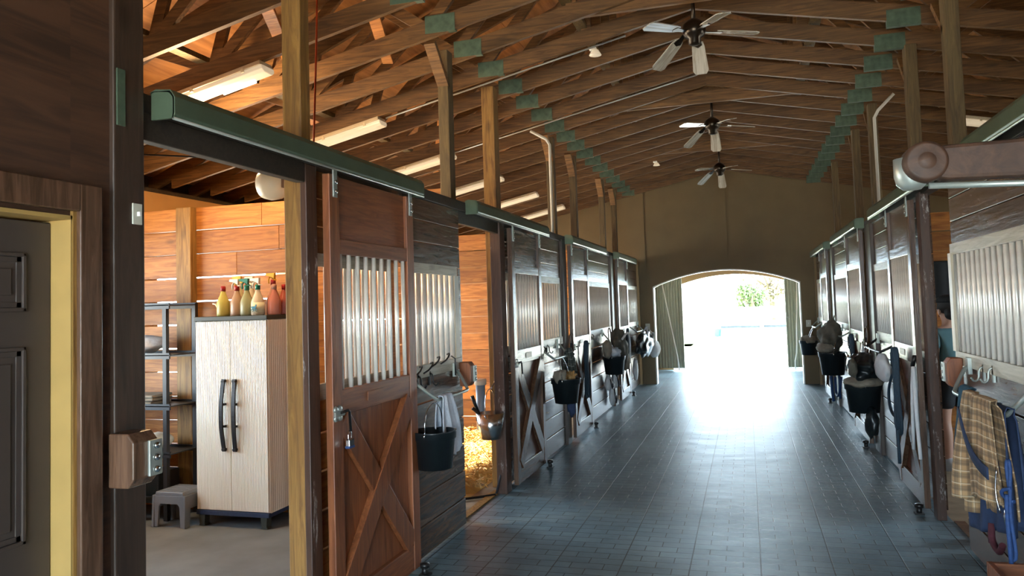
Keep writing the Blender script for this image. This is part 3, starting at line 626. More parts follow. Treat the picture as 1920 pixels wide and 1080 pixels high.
# ================================================================ FLUORESCENT FIXTURES (along the bottom chords)
def make_fluor():
    t = thing('fluorescent_light', 'light', 'ceiling light', group='fluorescent fixtures under the left trusses')
    obj('housing', MB().prism([(-.075, .0), (-.085, -.035), (.085, -.035), (.075, .0)], -.60, .60, 'x'), 'lamp_shell', t, bevel=.004)
    obj('diffuser', MB().prism([(-.078, -.035), (-.075, -.065), (-.05, -.085), (.05, -.085), (.075, -.065), (.078, -.035)], -.61, .61, 'x'), 'lamp_diff', t, bevel=.006)
    for x in (-.45, 0, .45): obj('clip', MB().box(x-.012, x+.012, -.088, -.076, -.05, -.02), 'lamp_shell', t)
    return t
FL = make_fluor(); sl_ = math.atan(.212)
labs = ['nearest fluorescent fixture with a lit glow, above the tack doorway', 'second fluorescent fixture, left of the first free roof post', 'third fluorescent fixture over the left stalls', 'fourth fluorescent fixture over the left stalls', 'fifth fluorescent fixture over the left stalls', 'sixth, far fluorescent fixture above the left stalls']
for k, y in enumerate((4.72, 6.52, 8.32, 10.12, 11.92, 13.72)):
    o = FL if k == 0 else copy_tree(FL)
    x = -3.84+.02*k; o.location = (x, y, chord_z(x)-.005); o.rotation_euler = (0, -sl_, 0); o['label'] = labs[k]
# (a lit stretch of tube shows on the first one)
obj('lit_tube', MB().tube([(.18, .045, -.086), (.46, .045, -.086)], .013, 8), 'lamp_on', FL, label='bright lit stretch of tube')
al = bpy.data.lights.new('fixture_warm_fill', 'POINT'); al.shadow_soft_size = .09; al.energy = 46; al.color = (1, .66, .34)  # point light added below the lit fixture to warm the deck and chords
ao = bpy.data.objects.new('fixture_warm_fill', al); COL.objects.link(ao); ao.location = (-3.86, 4.72, chord_z(-3.86)-.20)
o = copy_tree(FL); o.location = (2.9, 9.2, chord_z(2.9)-.005); o.rotation_euler = (0, sl_, 0); o['label'] = 'fluorescent fixture over the right stalls, partly behind the near track'
for c in list(o.children):
    if c.name.startswith('lit_tube'): bpy.data.objects.remove(c)
t = thing('wall_lamp', 'cream bulkhead lamp hanging at the top of the tack room doorway', 'lamp', (-2.47, 3.62, 2.36))
obj('lamp_body', MB().lathe([(.001, .09), (.05, .09), (.085, .05), (.09, 0), (.075, -.05), (.001, -.06)], (0, 0, 0), 20, 'x'), 'lamp_shell', t)
obj('mount', MB().box(.06, .16, -.04, .04, -.03, .05), 'brown_z', t)
# conduits, cord, wires
tag(obj('conduit', MB().tube([(LX-.02, 8.55, 2.47), (LX-.02, 8.55, 3.5), (LX-.05, 8.50, 3.56), (LX-.22, 8.45, 3.66)], .017, 8), 'conduit'), 'pale conduit rising beside a left roof post', 'conduit')
tag(obj('conduit', MB().tube([(RX+.03, 8.25, 2.46), (RX+.03, 8.25, 3.40), (RX+.06, 8.2, 3.46), (RX+.2, 8.15, 3.6)], .015, 8), 'conduit'), 'pale conduit rising beside a right roof post', 'conduit')
tag(obj('hanging_cord', MB().tube([(-2.30, 3.86, 3.72), (-2.305, 3.84, 3.2), (-2.31, 3.80, 2.62), (-2.33, 3.75, 2.50)], .006, 6), 'cord_red'), 'thin red cord hanging from the trusses beside the amber post', 'cord')
tag(obj('wire', MB().tube([(-4.5, 2.20, 2.59), (-3.6, 2.65, 2.50), (-2.8, 3.05, 2.45), (-2.17, 3.38, 2.42)], .004, 6), 'iron'), 'thin dark wire crossing the top of the tack room doorway', 'wire')
tag(obj('cable_run', MB().tube([(x, 6.52+.03, chord_z(x)-.012) for x in (-3.2, -2.4, -1.6, -.9)], .008, 6), 'wire'), 'grey cable running under a truss from the second fixture', 'cable')
tag(obj('cable_run', MB().tube([(x, 8.32+.03, chord_z(x)-.012) for x in (-3.2, -2.0, -.6, -.4)], .008, 6), 'wire'), 'grey cable running under a truss toward the second fan', 'cable')

# ================================================================ TACK ROOM
CX, CY_, CW, CD, CZ = -4.235, 5.145, .665, .44, 1.63
t = thing('storage_cabinet', 'tall beige ribbed plastic cabinet with long dark handles in the tack room', 'cabinet', (CX+CW/2, CY_+CD/2, 0))
def W_(mb): return mb
obj('body', MB().box(CX, CX+CW, CY_+.02, CY_+CD, .11, CZ-.025), 'cab_side', t, world=True, bevel=.006)
b = MB(); b.box(CX-.008, CX+CW+.008, CY_-.01, CY_+CD, CZ-.025, CZ+.01)
obj('top', b, 'cab_top', t, world=True, bevel=.004)
mid = CX+CW*.492
for (xa, xb, hx) in ((CX+.004, mid-.003, mid-.055), (mid+.003, CX+CW-.004, mid+.045)):
    d = obj('cabinet_door', MB().box(xa, xb, CY_, CY_+.02, .125, CZ-.03), 'cab', t, world=True, bevel=.003)
    obj('seam', MB().box(xa, xb, CY_-.0015, CY_+.001, .905, .908), 'cab_side', d, world=True)
    h = MB(); n = 14
    pts = [(hx+(.008 if hx < mid else -.008)*math.sin(PI*i/n)*-1, CY_-.012-.028*math.sin(PI*i/n), .585+.56*i/n) for i in range(n+1)]
    for p, q in zip(pts, pts[1:]): h.beam(p, q, .03, .014, (0, 1, 0))
    for zz in (.60, .78, .95, 1.13): h.box(hx-.013, hx+.016, CY_-.03, CY_, zz-.008, zz+.008)
    obj('handle', h, 'black_metal', d, world=True)
b = MB().box(CX+.0, CX+CW, CY_-.006, CY_+CD, .085, .12)
obj('base', b, 'navy', t, world=True, bevel=.004)
for (x, y) in ((CX+.05, CY_+.03), (CX+CW-.05, CY_+.03), (CX+.05, CY_+CD-.05), (CX+CW-.05, CY_+CD-.05)):
    obj('foot', MB().prism([(x-.028, .09), (x+.028, .09), (x+.022, .012), (x+.03, 0), (x-.03, 0), (x-.022, .012)], y-.03, y+.03, 'y'), 'cab_top', t, world=True)
# step stool
t = thing('step_stool', 'grey plastic step stool beside the beige cabinet', 'stool', (-4.40, 5.17, 0))
sx0, sx1, sy0, sy1, sz = -4.545, -4.275, 5.04, 5.30, .275
obj('top', MB().prism([(sx0+.01, sz), (sx1-.005, sz), (sx1+.005, sz-.03), (sx0, sz-.03)], sy0, sy1, 'y'), 'stool', t, world=True, bevel=.006)
sw = MB()
for k in range(5): sw.box(sx0+.03, sx1-.03, sy0+.03+k*.045, sy0+.045+k*.045, sz, sz+.003)
obj('grip_ribs', sw, 'stool', t, world=True)
for yy in (sy0, sy1-.018):
    pl = [(sx0, sz-.03), (sx1+.005, sz-.03), (sx1+.028, 0), (sx1-.03, 0), (sx1-.04, .16), (sx1-.06, .18), (sx0+.055, .18), (sx0+.04, .16), (sx0+.025, 0), (sx0-.035, 0)]
    obj('leg_panel', MB().prism(pl, yy, yy+.018, 'y'), 'stool', t, world=True, bevel=.003)
for (xa, xb) in ((sx1+.0, sx1+.02), (sx0-.025, sx0-.005)):
    obj('side_panel', MB().prism([(sy0, sz-.03), (sy1, sz-.03), (sy1+.01, 0), (sy1-.05, 0), (sy1-.06, .14), (sy0+.06, .14), (sy0+.05, 0), (sy0-.01, 0)], xa, xb, 'x'), 'stool', t, world=True, bevel=.003)
# black shelf rack
t = thing('shelf_rack', 'black metal shelf rack at the left edge of the tack doorway view', 'shelf unit', (-4.95, 5.36, 0))
for (x, y) in ((-4.57, 5.20), (-4.53+.0, 5.50), (-5.40, 5.20), (-5.40, 5.50)): obj('upright', MB().box(x-.018, x+.018, y-.018, y+.018, 0, 1.76), 'black_metal', t, world=True)
for z in (.17, .535, .92, 1.335, 1.745):
    b = MB().box(-5.42, -4.52, 5.18, 5.195, z-.03, z+.02).box(-5.42, -4.52, 5.505, 5.52, z-.03, z+.02).box(-5.42, -4.515, 5.18, 5.52, z-.004, z+.004)
    obj('shelf', b, 'black_metal', t, world=True)
def cloth_stack(name, lab, x0, x1, y0, y1, z, n, mat, cat):
    b = MB(); 
    for k in range(n):
        zz = z+k*.028; b.box(x0+random.uniform(-.03, .03), x1+random.uniform(-.05, .02), y0, y1, zz, zz+.024, .004)
    o = obj(name, b, mat, bevel=.010); return tag(o, lab, cat)
cloth_stack('folded_cloths', 'stack of tan folded cloths on the middle shelf of the black rack', -5.2, -4.70, 5.22, 5.46, .926, 3, 'canvas_tan', 'cloths')
tag(obj('saddle_pad', MB().blob((-4.93, 5.34, 1.425), (.22, .11, .075), 3, 3, .2), 'towel'), 'pale padded cloth heaped on the upper shelf of the black rack', 'saddle pad')
tag(obj('helmet', MB().blob((-4.78, 5.34, .615), (.13, .11, .07), 5, 3, .1), 'plastic_white'), 'white rounded bundle on the low shelf of the black rack', 'bundle')
tag(obj('green_jug', MB().lathe([(.001, 0), (.05, 0), (.05, .17), (.02, .21), (.02, .24), (.001, .24)], (-4.83, 5.15, 0), 16), plain('green_jug', (.07, .22, .03), .4)), 'green jug on the floor at the foot of the black rack', 'jug')
tag(obj('floor_crate', MB().box(-5.3, -4.68, 5.23, 5.48, .175, .37), 'black_plastic', bevel=.01), 'dark low crate on the bottom shelf of the black rack', 'crate')
# spray bottles
def spray(label, x, y, liquid, trig, neck, h=1.0, sprayer=True, face=-1, lab_=False):
    t = thing('spray_bottle', label, 'spray bottle', (x, y, CZ+.01)); t.scale = (1.22, 1.22, 1.25)
    pr_ = [(.001, 0), (.040, 0), (.043, .008), (.042, .085), (.036, .105), (.022, .135), (.016, .155), (.014, .165), (.001, .165)]
    obj('bottle', MB().lathe([(r, z*h) for r, z in pr_], (0, 0, 0), 20), plain('bottle_'+label[:14], liquid, .35, noise=.05), t)
    obj('collar', MB().lathe([(.001, 0), (.017, 0), (.017, .028), (.012, .034), (.001, .034)], (0, 0, .163*h), 14), neck, t)
    if sprayer:
        z = .163*h+.03
        b = MB().prism([(-.022*face*-1*-1, z+.0), (.012, z), (.016, z+.045), (-.05, z+.045), (-.055, z+.030), (-.018, z+.022)], -.011, .011, 'y')
        obj('spray_head', b, trig, t, bevel=.003)
        obj('trigger', MB().tube([(-.022, 0, z+.024), (-.036, 0, z+.008), (-.034, 0, z-.022)], .005, 6), trig, t)
    if lab_:
        obj('paper_label', MB().lathe([(.0432, .018), (.0432, .082)], (0, 0, 0), 20), plain('label_paper', (.75, .72, .5), .5), t)
        # small blue galloping horse mark on the label
        q = MB(); f = -.0445
        body = [(-.016, .048), (-.010, .058), (.004, .056), (.010, .060), (.016, .070), (.022, .066), (.020, .056), (.013, .046), (.010, .040), (-.010, .040)]
        q.prism(body, f-.0012, f, 'y')
        for (a, c) in (((-.012, .042), (-.022, .030)), ((-.007, .041), (-.003, .028)), ((.007, .041), (.004, .028)), ((.011, .042), (.021, .032)), ((-.015, .054), (-.026, .050))):
            q.beam((a[0], f, a[1]), (c[0], f, c[1]), .0014, .005, (1, 0, .3))
        q2 = obj('horse_mark', q, plain('mark_blue', (.0, .16, .26), .5), t); q2.rotation_euler = (0, 0, 0)
        q = MB().box(-.018, .018, f-.001, f, .0215, .0245); obj('label_text', q, plain('mark_dark', (.1, .1, .1), .5), t)
    return t
spray('yellow liquid spray bottle with red neck on the cabinet, leftmost', -4.085, 5.30, (.46, .40, .10), M['leather_tan'], plain('cap_red', (.33, .01, .01), .4), sprayer=False)
capred = bpy.data.materials['cap_red']; wp = M['plastic_white']; yl = plain('cap_yellow', (.75, .42, .01), .4); gt = plain('cap_green', (.0, .15, .09), .4)
spray('tall bottle with yellow trigger behind the leftmost bottle', -4.00, 5.40, (.50, .42, .25), yl, wp, 1.15)
spray('pinkish spray bottle with red neck and white trigger', -3.945, 5.29, (.40, .26, .17), wp, capred)
spray('white trigger bottle standing behind the pinkish one', -3.90, 5.42, (.55, .48, .34), wp, wp, 1.1)
spray('dull green spray bottle with teal trigger', -3.845, 5.28, (.30, .30, .16), gt, gt)
spray('cream spray bottle with a blue horse label', -3.735, 5.27, (.60, .52, .38), wp, gt, lab_=True)
spray('bottle with yellow and navy trigger behind the horse label bottle', -3.68, 5.40, (.50, .26, .17), yl, capred, 1.2)
spray('pink bottle without sprayer at the right end of the cabinet top', -3.625, 5.33, (.48, .17, .12), wp, plain('cap_pink', (.5, .25, .18), .5), sprayer=False)
spray('reddish bottle behind the pink one on the cabinet top', -3.62, 5.46, (.36, .08, .05), wp, capred, sprayer=False)
t = thing('spray_nozzle', 'small white spray nozzle lying at the left of the bottles', 'nozzle', (-4.165, 5.33, CZ+.01))
obj('nozzle_body', MB().tube([(0, 0, 0), (0, 0, .07), (-.02, 0, .10), (-.045, 0, .105)], .006, 8), 'plastic_white', t)

# ================================================================ HANGING TACK
SIDE = {'L': (LX, 1), 'R': (RX, -1)}
def sd(side, out): x, s = SIDE[side]; return x+s*out
def bucket(label, x, y, zb, r1=.145, r0=.115, h=.235, mat='black_plastic', hang=None, lip=True, cat='bucket', hx=0.):
    t = thing('bucket', label, cat, (x, y, zb))
    pr_ = [(.001, 0), (r0, 0), (r1, h), (r1-.006, h), (r0-.006, .008), (.001, .008)]
    if lip: pr_ = [(.001, 0), (r0, 0), (r0+(r1-r0)*.78, h*.78), (r1+.004, h*.8), (r1+.006, h*.97), (r1+.010, h), (r1-.006, h), (r0-.006, .008), (.001, .008)]
    obj('pail', MB().lathe(pr_, (0, 0, 0), 36), mat, t)
    if hang is not None:
        H = hang-zb; n = 16; pts = []
        for i in range(n+1):
            a = PI*i/n; yy = -math.cos(a)*(r1+.004); zz = h*.95+(H-h*.95)*(math.sin(a)**.62)
            pts.append((hx*math.sin(a), yy, zz))
        obj('bail_handle', MB().tube(pts, .0045, 8), 'chrome', t)
        for s in (-1, 1): obj('ear', MB().tube([(0, s*(r1+.002), h*.88), (0, s*(r1+.016), h*.93), (0, s*(r1+.003), h*1.0)], .006, 6), 'chrome', t)
    return t
def rack(label, side, ya, yb, z=1.05, ztop=1.19, out=.13, mat='galv'):
    """steel blanket bar: two arms bending out of the wall with a bar between"""
    X = lambda o: sd(side, o)
    t = thing('blanket_bar', label, 'blanket bar', (X(.0), (ya+yb)/2, z))
    s = SIDE[side][1]
    obj('bar_tube', MB().tube([(X(.012), ya-.03, ztop), (X(.035), ya-.02, ztop-.02), (X(out), ya+.06, z+.01), (X(out+.005), ya+.10, z), (X(out+.005), yb-.10, z), (X(out), yb-.06, z+.01), (X(.035), yb+.02, ztop-.02), (X(.012), yb+.03, ztop)], .0115, 10, 1), mat, t, world=True)
    for yy in (ya-.03, yb+.03): obj('bracket', MB().box(min(X(-.01), X(.014)), max(X(-.01), X(.014)), yy-.03, yy+.03, ztop-.045, ztop+.055), 'galv', t, world=True, bevel=.003)
    return t
def hook(label, side, y, z, mat='iron', w=.03):
    X = lambda o: sd(side, o)
    t = thing('wall_hook', label, 'hook', (X(-.015), y, z))
    obj('hook_arm', MB().tube([(X(-.01), y, z+.05), (X(.012), y, z+.04), (X(.015), y, z-.02), (X(.04), y, z-.035), (X(.055), y, z-.01)], .006, 8, 1).box(min(X(-.018), X(-.006)), max(X(-.018), X(-.006)), y-.012, y+.012, z-.03, z+.065), mat, t, world=True)
    return t
def drape(name, label, side, yc, w, ztop, front, backd, out, mat, cat, fold=.018, seed=0, gather=0., slant=0., th=.006, uvs=(1, 1), thick=.012, ramp=0., nf=3.0):
    """cloth hung over a bar that runs along the wall; front and back drops"""
    s = SIDE[side][1]; rnd = random.Random(seed); ph = [rnd.uniform(0, 6.3) for _ in range(6)]
    L = front+backd+.05
    def f(u, v):
        d = v*L; ysp = (u-.5)
        if d < backd: z = ztop-(backd-d); o = out-.022*(1 if backd-d > .03 else (backd-d)/.03); drop = backd-d
        elif d < backd+.05: a = (d-backd)/.05*PI; z = ztop+.016*math.sin(a); o = out-.022*math.cos(a); drop = 0
        else: drop = d-backd-.05; z = ztop-drop; o = out+.022+.015*min(1, drop*4)
        wid = w*(1-gather*math.exp(-drop*4.5))
        fo = fold*(min(1, .25+drop*2.2))
        o += fo*(math.sin(u*nf*6.3+ph[0]+drop*1.5)+.5*math.sin(u*nf*11+ph[1]-drop*3))+thick
        y = yc+ysp*wid+slant*drop*1.+.012*math.sin(drop*9+ph[2]+u*5)
        zz = z-.02*math.sin(u*7+ph[3])*min(1, drop*3)-ramp*u*min(1, drop*2)
        return Vector((sd(side, o), y, zz))
    mb = MB().grid(f, 40, 44, uvs)
    return tag(obj(name, mb, mat, solid=th), label, cat)
def lead_rope(label, side, y, ztop, zlow, mat='rope_dark', w=.07, out=.05, r=.011, loops=2, seed=1, clip=True, tail=None):
    out += .035; rnd = random.Random(seed); t = thing('lead_rope', label, 'lead rope', (sd(side, out), y, zlow))
    for k in range(loops):
        dz = rnd.uniform(0, .18)*(ztop-zlow) if k else 0; ww = w*(1-.35*k/max(1, loops-1) if loops > 1 else 1); o = out+.012*k
        n = 22; pts = []
        for i in range(n+1):
            a = 2*PI*i/n
            pts.append((sd(side, o+.006*math.sin(a*3)), y+ww/2*math.sin(a)*(.55+.45*(1-math.cos(a))/2*1.2), (ztop+zlow+dz)/2+(ztop-zlow-dz)/2*math.cos(a)))
        obj('rope_loop', MB().tube(pts, r, 8, 0), mat, t, world=True)
    obj('rope_wrap', MB().tube([(sd(side, out), y-.02, ztop-.12), (sd(side, out+.03), y+.02, ztop-.14), (sd(side, out+.02), y+.03, ztop-.17), (sd(side, out-.01), y-.02, ztop-.18)], r, 8, 1), mat, t, world=True)
    if clip: obj('snap_clip', MB().tube([(sd(side, out+.02), y-.01, ztop-.20), (sd(side, out+.024), y+.006, ztop-.25), (sd(side, out+.02), y-.006, ztop-.31)], .006, 8), 'chrome', t, world=True)
    if tail: obj('rope_tail', MB().tube([(sd(side, out+.015), y+tail[0], ztop-.15), (sd(side, out+.02), y+tail[0]*1.1, (ztop+tail[1])/2), (sd(side, out+.015), y+tail[0], tail[1])], r*1.15, 8, 1), mat, t, world=True)
    return t
def halter(label, side, y, z, mat='rope_black', out=.06, s=1.0, seed=0):
    t = thing('halter', label, 'halter', (sd(side, out), y, z-.4*s))
    X = lambda o: sd(side, out+o)
    obj('crown_strap', MB().tube([(X(0), y-.06*s, z-.16*s), (X(-.01), y-.05*s, z-.02*s), (X(0), y, z+.02*s), (X(.01), y+.06*s, z-.03*s), (X(.01), y+.07*s, z-.2*s)], .009, 6, 1), mat, t, world=True)
    obj('cheek_strap', MB().tube([(X(0), y-.06*s, z-.16*s), (X(.02), y-.07*s, z-.30*s)], .009, 6), mat, t, world=True)
    obj('nose_band', MB().tube([(X(.02)-0, y+.09*s*math.cos(a), z-.31*s+.06*s*math.sin(a)) for a in [i*PI/6 for i in range(13)]], .009, 6), mat, t, world=True)
    m = MB()
    for (yy, zz) in ((y-.06*s, z-.16*s), (y+.07*s, z-.2*s), (y-.05*s, z-.32*s)): m.lathe([(.010, -.004), (.017, -.004), (.017, .004), (.010, .004)], (X(.012), yy, zz), 10, 'x')
    obj('buckle_ring', m, 'chrome', t, world=True)
    return t

# --- on the first barred panel (left): bar, towel, bucket, hooks
rack('bent steel blanket bar holding the grey towel and black bucket', 'L', 4.56, 5.28, 1.055, 1.19, .13)
drape('towel', 'grey towel bunched over the steel bar left of the open hay stall', 'L', 4.74, .36, 1.066, .37, .20, .135, 'towel', 'towel', .016, 3, .55, .12, nf=2.2, thick=.004)
bucket('black rubber bucket hanging from the steel bar under the cream bars', LX+.135, 4.565, .64, .138, .114, .235, hang=1.045, hx=.0)
hook('dark hoof pick hook, left of the pair above the towel', 'L', 4.66, 1.16); hook('dark hook, right of the pair above the towel', 'L', 4.86, 1.16)
for k, (y, z, lab) in enumerate(((4.56, 1.25, 'small black hook at the foot of the cream bars, leftmost'), (4.74, 1.26, 'small black hook at the foot of the cream bars, second from left'), (4.86, 1.29, 'longer black hook crossing the cream bars'), (5.04, 1.30, 'curled black hook near the right end of the cream bars'))):
    o = MB().tube([(sd('L', .01), y-.03, z-.04), (sd('L', .05), y, z-.01), (sd('L', .05), y+.05, z+.03), (sd('L', .02), y+.07, z+.02)], .006, 6, 1)
    tag(obj('wire_hook', o, 'iron'), lab, 'hook')
tag(obj('strap_end', MB().tube([(sd('L', .0), 5.24, 1.30), (sd('L', .03), 5.24, 1.28), (sd('L', .03), 5.24, 1.16)], .006, 6), 'iron'), 'short black hook hanging at the right end of the cream panel', 'hook')
latch_block('redwood latch block with bright strike left of the open hay stall', 'L', LX-.005, 5.46, 1.06, out=.09)
# padlock on door 1
t = thing('padlock', 'steel padlock hanging on the latch of the redwood sliding door', 'padlock', (LX+.088, 3.575, .945))
obj('body', MB().box(-.012, .012, -.026, .026, 0, .045), 'chrome', t, bevel=.004)
obj('band', MB().box(-.013, .013, -.027, .027, .0, .012), 'rope_blue', t)
obj('shackle', MB().tube([(0, -.016, .045), (0, -.016, .075), (0, 0, .092), (0, .016, .075), (0, .016, .045)], .004, 8, 1), 'chrome', t)
# steel bucket, pipe, chain at hay stall post
t = bucket('stainless steel bucket with brushes hanging in the open stall doorway', -2.19, 6.40, .50, .128, .088, .225, 'steel', hang=.93, lip=False)
tag(obj('hoof_brush', MB().tube([(-2.27, 6.36, .70), (-2.30, 6.33, .80), (-2.32, 6.31, .88)], [.012, .017], 10).box(-2.30, -2.26, 6.34, 6.37, .66, .71), 'black_plastic'), 'black handled brush standing in the stainless steel bucket', 'brush')
tag(obj('hoof_pick', MB().tube([(-2.25, 6.34, .68), (-2.27, 6.30, .74), (-2.31, 6.28, .78)], [.010, .016], 8), 'iron'), 'short dark handled tool leaning in the stainless steel bucket', 'tool')
ch = MB(); 
for k in range(14):
    z = .95-.02*k; yy = 6.56-.012*math.sin(k); a = k % 2
    pts = [(-2.13+(.006*math.cos(q) if a else 0), yy+(0 if a else .006*math.cos(q)), z+.011*math.sin(q)) for q in [i*PI/4 for i in range(9)]]
    ch.tube(pts, .0022, 5)
tag(obj('chain', ch, 'steel'), 'small steel chain on the post beside the stainless bucket', 'chain')
tag(obj('chain_hook', MB().tube([(-2.19, 6.605, .99), (-2.19, 6.56, 1.0), (-2.18, 6.50, .97), (-2.18, 6.42, .935)], .005, 6, 1), 'steel'), 'steel hook on the post from which the stainless bucket hangs', 'hook')
t = thing('feed_pipe', 'white and grey vertical pipe behind the stainless bucket', 'pipe', (-2.33, 6.56, .55))
obj('pipe_tube', MB().lathe([(.042, 0), (.042, .42), (.038, .42), (.038, 0)], (0, 0, 0), 20), 'bluegrey', t); obj('flange', MB().lathe([(.042, .40), (.055, .40), (.055, .45), (.042, .45)], (0, 0, 0), 20), 'plastic_white', t)
tag(obj('whip', MB().tube([(-2.16, 6.60, .42), (-2.14, 6.52, .2), (-2.17, 6.45, .015)], [.006, .012], 6), 'rope_black'), 'thin black whip leaning at the foot of the open stall post', 'whip')
tag(obj('door_chain', MB().tube([(-2.6, 6.0, .012), (-2.45, 6.2, .012), (-2.3, 6.3, .014), (-2.17, 6.42, .014)], .011, 7, 2), 'iron'), 'dark rubber cord lying on the threshold of the open stall', 'cord')

# --- second panel (left): plaid blanket, bucket of gloves
def panel_set(side, yb0):
    pass
rack('steel blanket bar above the bucket of gloves, left side', 'L', 7.72, 8.50, 1.08, 1.20, .13)
bucket('black bucket stuffed with gloves and brushes below the plaid blanket', LX+.19, 8.05, .60, .155, .12, .26, hang=1.09, hx=-.055)
for (x, y, z, lab, mt) in ((LX+.16, 8.02, .90, 'tan leather work glove in the bucket below the plaid blanket, left one', 'leather_tan'), (LX+.23, 8.12, .89, 'tan leather work glove in the bucket below the plaid blanket, right one', 'leather_tan')):
    b = MB().blob((x, y, z-.03), (.05, .045, .035), 2, 2, .2)
    for k in range(4): b.tube([(x-.03+.02*k, y, z-.02), (x-.035+.023*k, y+.01, z+.035+.01*(k % 2))], [.013, .010], 7)
    b.tube([(x+.03, y, z-.02), (x+.065, y+.01, z+.01)], [.013, .010], 7)
    tag(obj('work_glove', b, mt), lab, 'glove')
tag(obj('rag', MB().blob((LX+.15, 7.93, .89), (.07, .05, .07), 4, 3, .35), 'canvas_tan'), 'grey tan rag bulging from the left of the glove bucket', 'rag')
drape('plaid_blanket', 'dark green plaid blanket hanging beside the glove bucket, left side', 'L', 8.46, .36, 1.14, .52, .30, .10, 'plaid_green', 'blanket', .02, 8, .5, .12, uvs=(1, 1.6), thick=.03)
tag(obj('bridle_bag', MB().blob((LX+.12, 8.60, .50), (.05, .07, .12), 9, 3, .2), 'navy'), 'navy bundle hanging low under the plaid blanket', 'bag')
halter('dark halter hung on the post right of the plaid blanket', 'L', 8.95, 1.28, 'leather_brown')
halter('metal ringed halter hanging on the post left of the closed door', 'L', 9.03, 1.17, 'rope_black', .05, .7)
for y, lab in ((7.90, 'small hook, left of the pair above the glove bucket'), (8.08, 'small hook, right of the pair above the glove bucket')): hook(lab, 'L', y, 1.16)
lead_rope('black lead ropes looped on the closed door, left side', 'L', 9.60, 1.18, .46, 'rope_dark', .20, .06, loops=3, seed=4)
# --- third panel (left)
rack('steel blanket bar behind the backpack, left side', 'L', 10.4, 11.3, 1.08, 1.20, .12)
bucket('black bucket below the white bottle on the left front', LX+.20, 11.1, .62, .16, .13, .26, hang=1.09, hx=-.075)
tag(obj('fly_mask', MB().blob((LX+.17, 10.75, 1.00), (.07, .09, .13), 3, 3, .12), 'canvas_tan'), 'pale grey green rounded flask hung above the bucket on the left front', 'flask')
tag(obj('plastic_bag', MB().blob((LX+.19, 11.2, .92), (.09, .12, .07), 6, 3, .4), 'towel'), 'crumpled clear plastic bag on top of the left front bucket', 'bag')
t = thing('backpack', 'large dark olive bag slumped on the wall right of the white bottle', 'bag', (LX+.17, 11.75, .60))
obj('bag_body', MB().blob((0, 0, .30), (.13, .36, .33), 12, 4, .22), 'canvas_olive', t); obj('pocket', MB().blob((.10, .05, .15), (.06, .2, .14), 7, 3, .15), 'canvas_tan', t)
obj('strap', MB().tube([(.10, -.25, .50), (.16, -.05, .62), (.15, .20, .45), (.12, .30, .10)], .016, 8, 2), 'white_cloth', t, label='pale strap curling over the dark bag')
for (y, zt, zb, lab, sd_) in ((11.45, .58, .34, 'short white leg boot hanging under the black bucket', 2), (11.75, .44, .08, 'long white leg boot hanging lowest on the left front', 5), (12.05, .62, .30, 'white cloth boot below the olive bag', 7)):
    t = thing('leg_wrap', lab, 'leg boot', (LX+.045, y, zb))
    obj('wrap', MB().blob((0, 0, (zt-zb)/2), (.05, .10, (zt-zb)/2), sd_, 3, .15), 'white_cloth', t)
    obj('binding', MB().tube([(.05, -.10, (zt-zb)*.75), (.06, -.04, (zt-zb)*.2), (.06, .06, .02), (.05, .10, (zt-zb)*.4)], .010, 6, 2), 'rope_black', t)
halter('brown halter draped above the olive bag', 'L', 11.55, 1.26, 'leather_brown', .07, 1.1)
lead_rope('dark blue lead rope on the farthest left door', 'L', 13.2, 1.20, .58, 'rope_dark', .22, .06, .014, 2, 6)
# --- fourth (left)
t = thing('grooming_tote', 'black bag cluster hanging next to the arch wall on the left', 'bag', (LX+.20, 14.6, .60))
obj('bag_body', MB().blob((0, 0, .26), (.14, .55, .24), 21, 4, .25), 'black_plastic', t); obj('flap', MB().blob((.04, .35, .36), (.10, .28, .14), 9, 3, .2), 'canvas_olive', t)
obj('strap', MB().tube([(.05, -.45, .50), (.09, -.3, .62), (.08, -.1, .40), (.08, -.15, .2)], .012, 8, 2), 'towel', t)
tag(obj('white_pouch', MB().blob((-1.78, 15.3, .72), (.11, .22, .17), 5, 3, .12), 'white_cloth'), 'white pouch hanging right of the black bags beside the arch', 'pouch')
t = thing('leg_wrap', 'white boot hanging under the black bags beside the arch', 'leg boot', (LX+.045, 14.35, .20))
obj('wrap', MB().blob((0, 0, .2), (.05, .12, .2), 8, 3, .15), 'white_cloth', t)
rack('steel blanket bar holding the black bags by the arch', 'L', 14.1, 15.1, 1.10, 1.2, .12)
hook('hook above the white bottle on the left front', 'L', 10.6, 1.17)

# --- near right: latch block, hooks, bar, plaid coat, navy coat, ropes
latch_block('redwood latch block with strike at the near right doorway', 'R', RX+.005, 5.44, 1.06, out=.09)
rack('steel blanket bar under the plaid horse blanket on the near right', 'R', 4.10, 5.20, 1.055, 1.20, .11)
hook('steel clip hook, left of the pair above the plaid blanket', 'R', 4.98, 1.17, 'galv'); hook('steel clip hook, right of the pair above the plaid blanket', 'R', 4.80, 1.18, 'galv')
drape('horse_blanket', 'navy horse blanket hanging behind the tan plaid one', 'R', 4.36, .70, 1.09, .565, .55, .115, 'navy', 'blanket', .02, 11, .3, .05, thick=.0, ramp=.13)
drape('teal_blanket', 'teal blanket folded at the left edge of the plaid blanket', 'R', 4.66, .18, 1.13, .40, .3, .14, 'tealblue', 'blanket', .012, 13, .2, .25, thick=.01)
PB = drape('plaid_blanket', 'tan plaid horse blanket hanging on the near right wall', 'R', 4.33, .68, 1.125, .44, .5, .16, 'plaid', 'blanket', .026, 17, .34, .05, uvs=(1, 2.0), thick=.02, nf=1.6, ramp=.13)
def Sx(o): return sd('R', o)
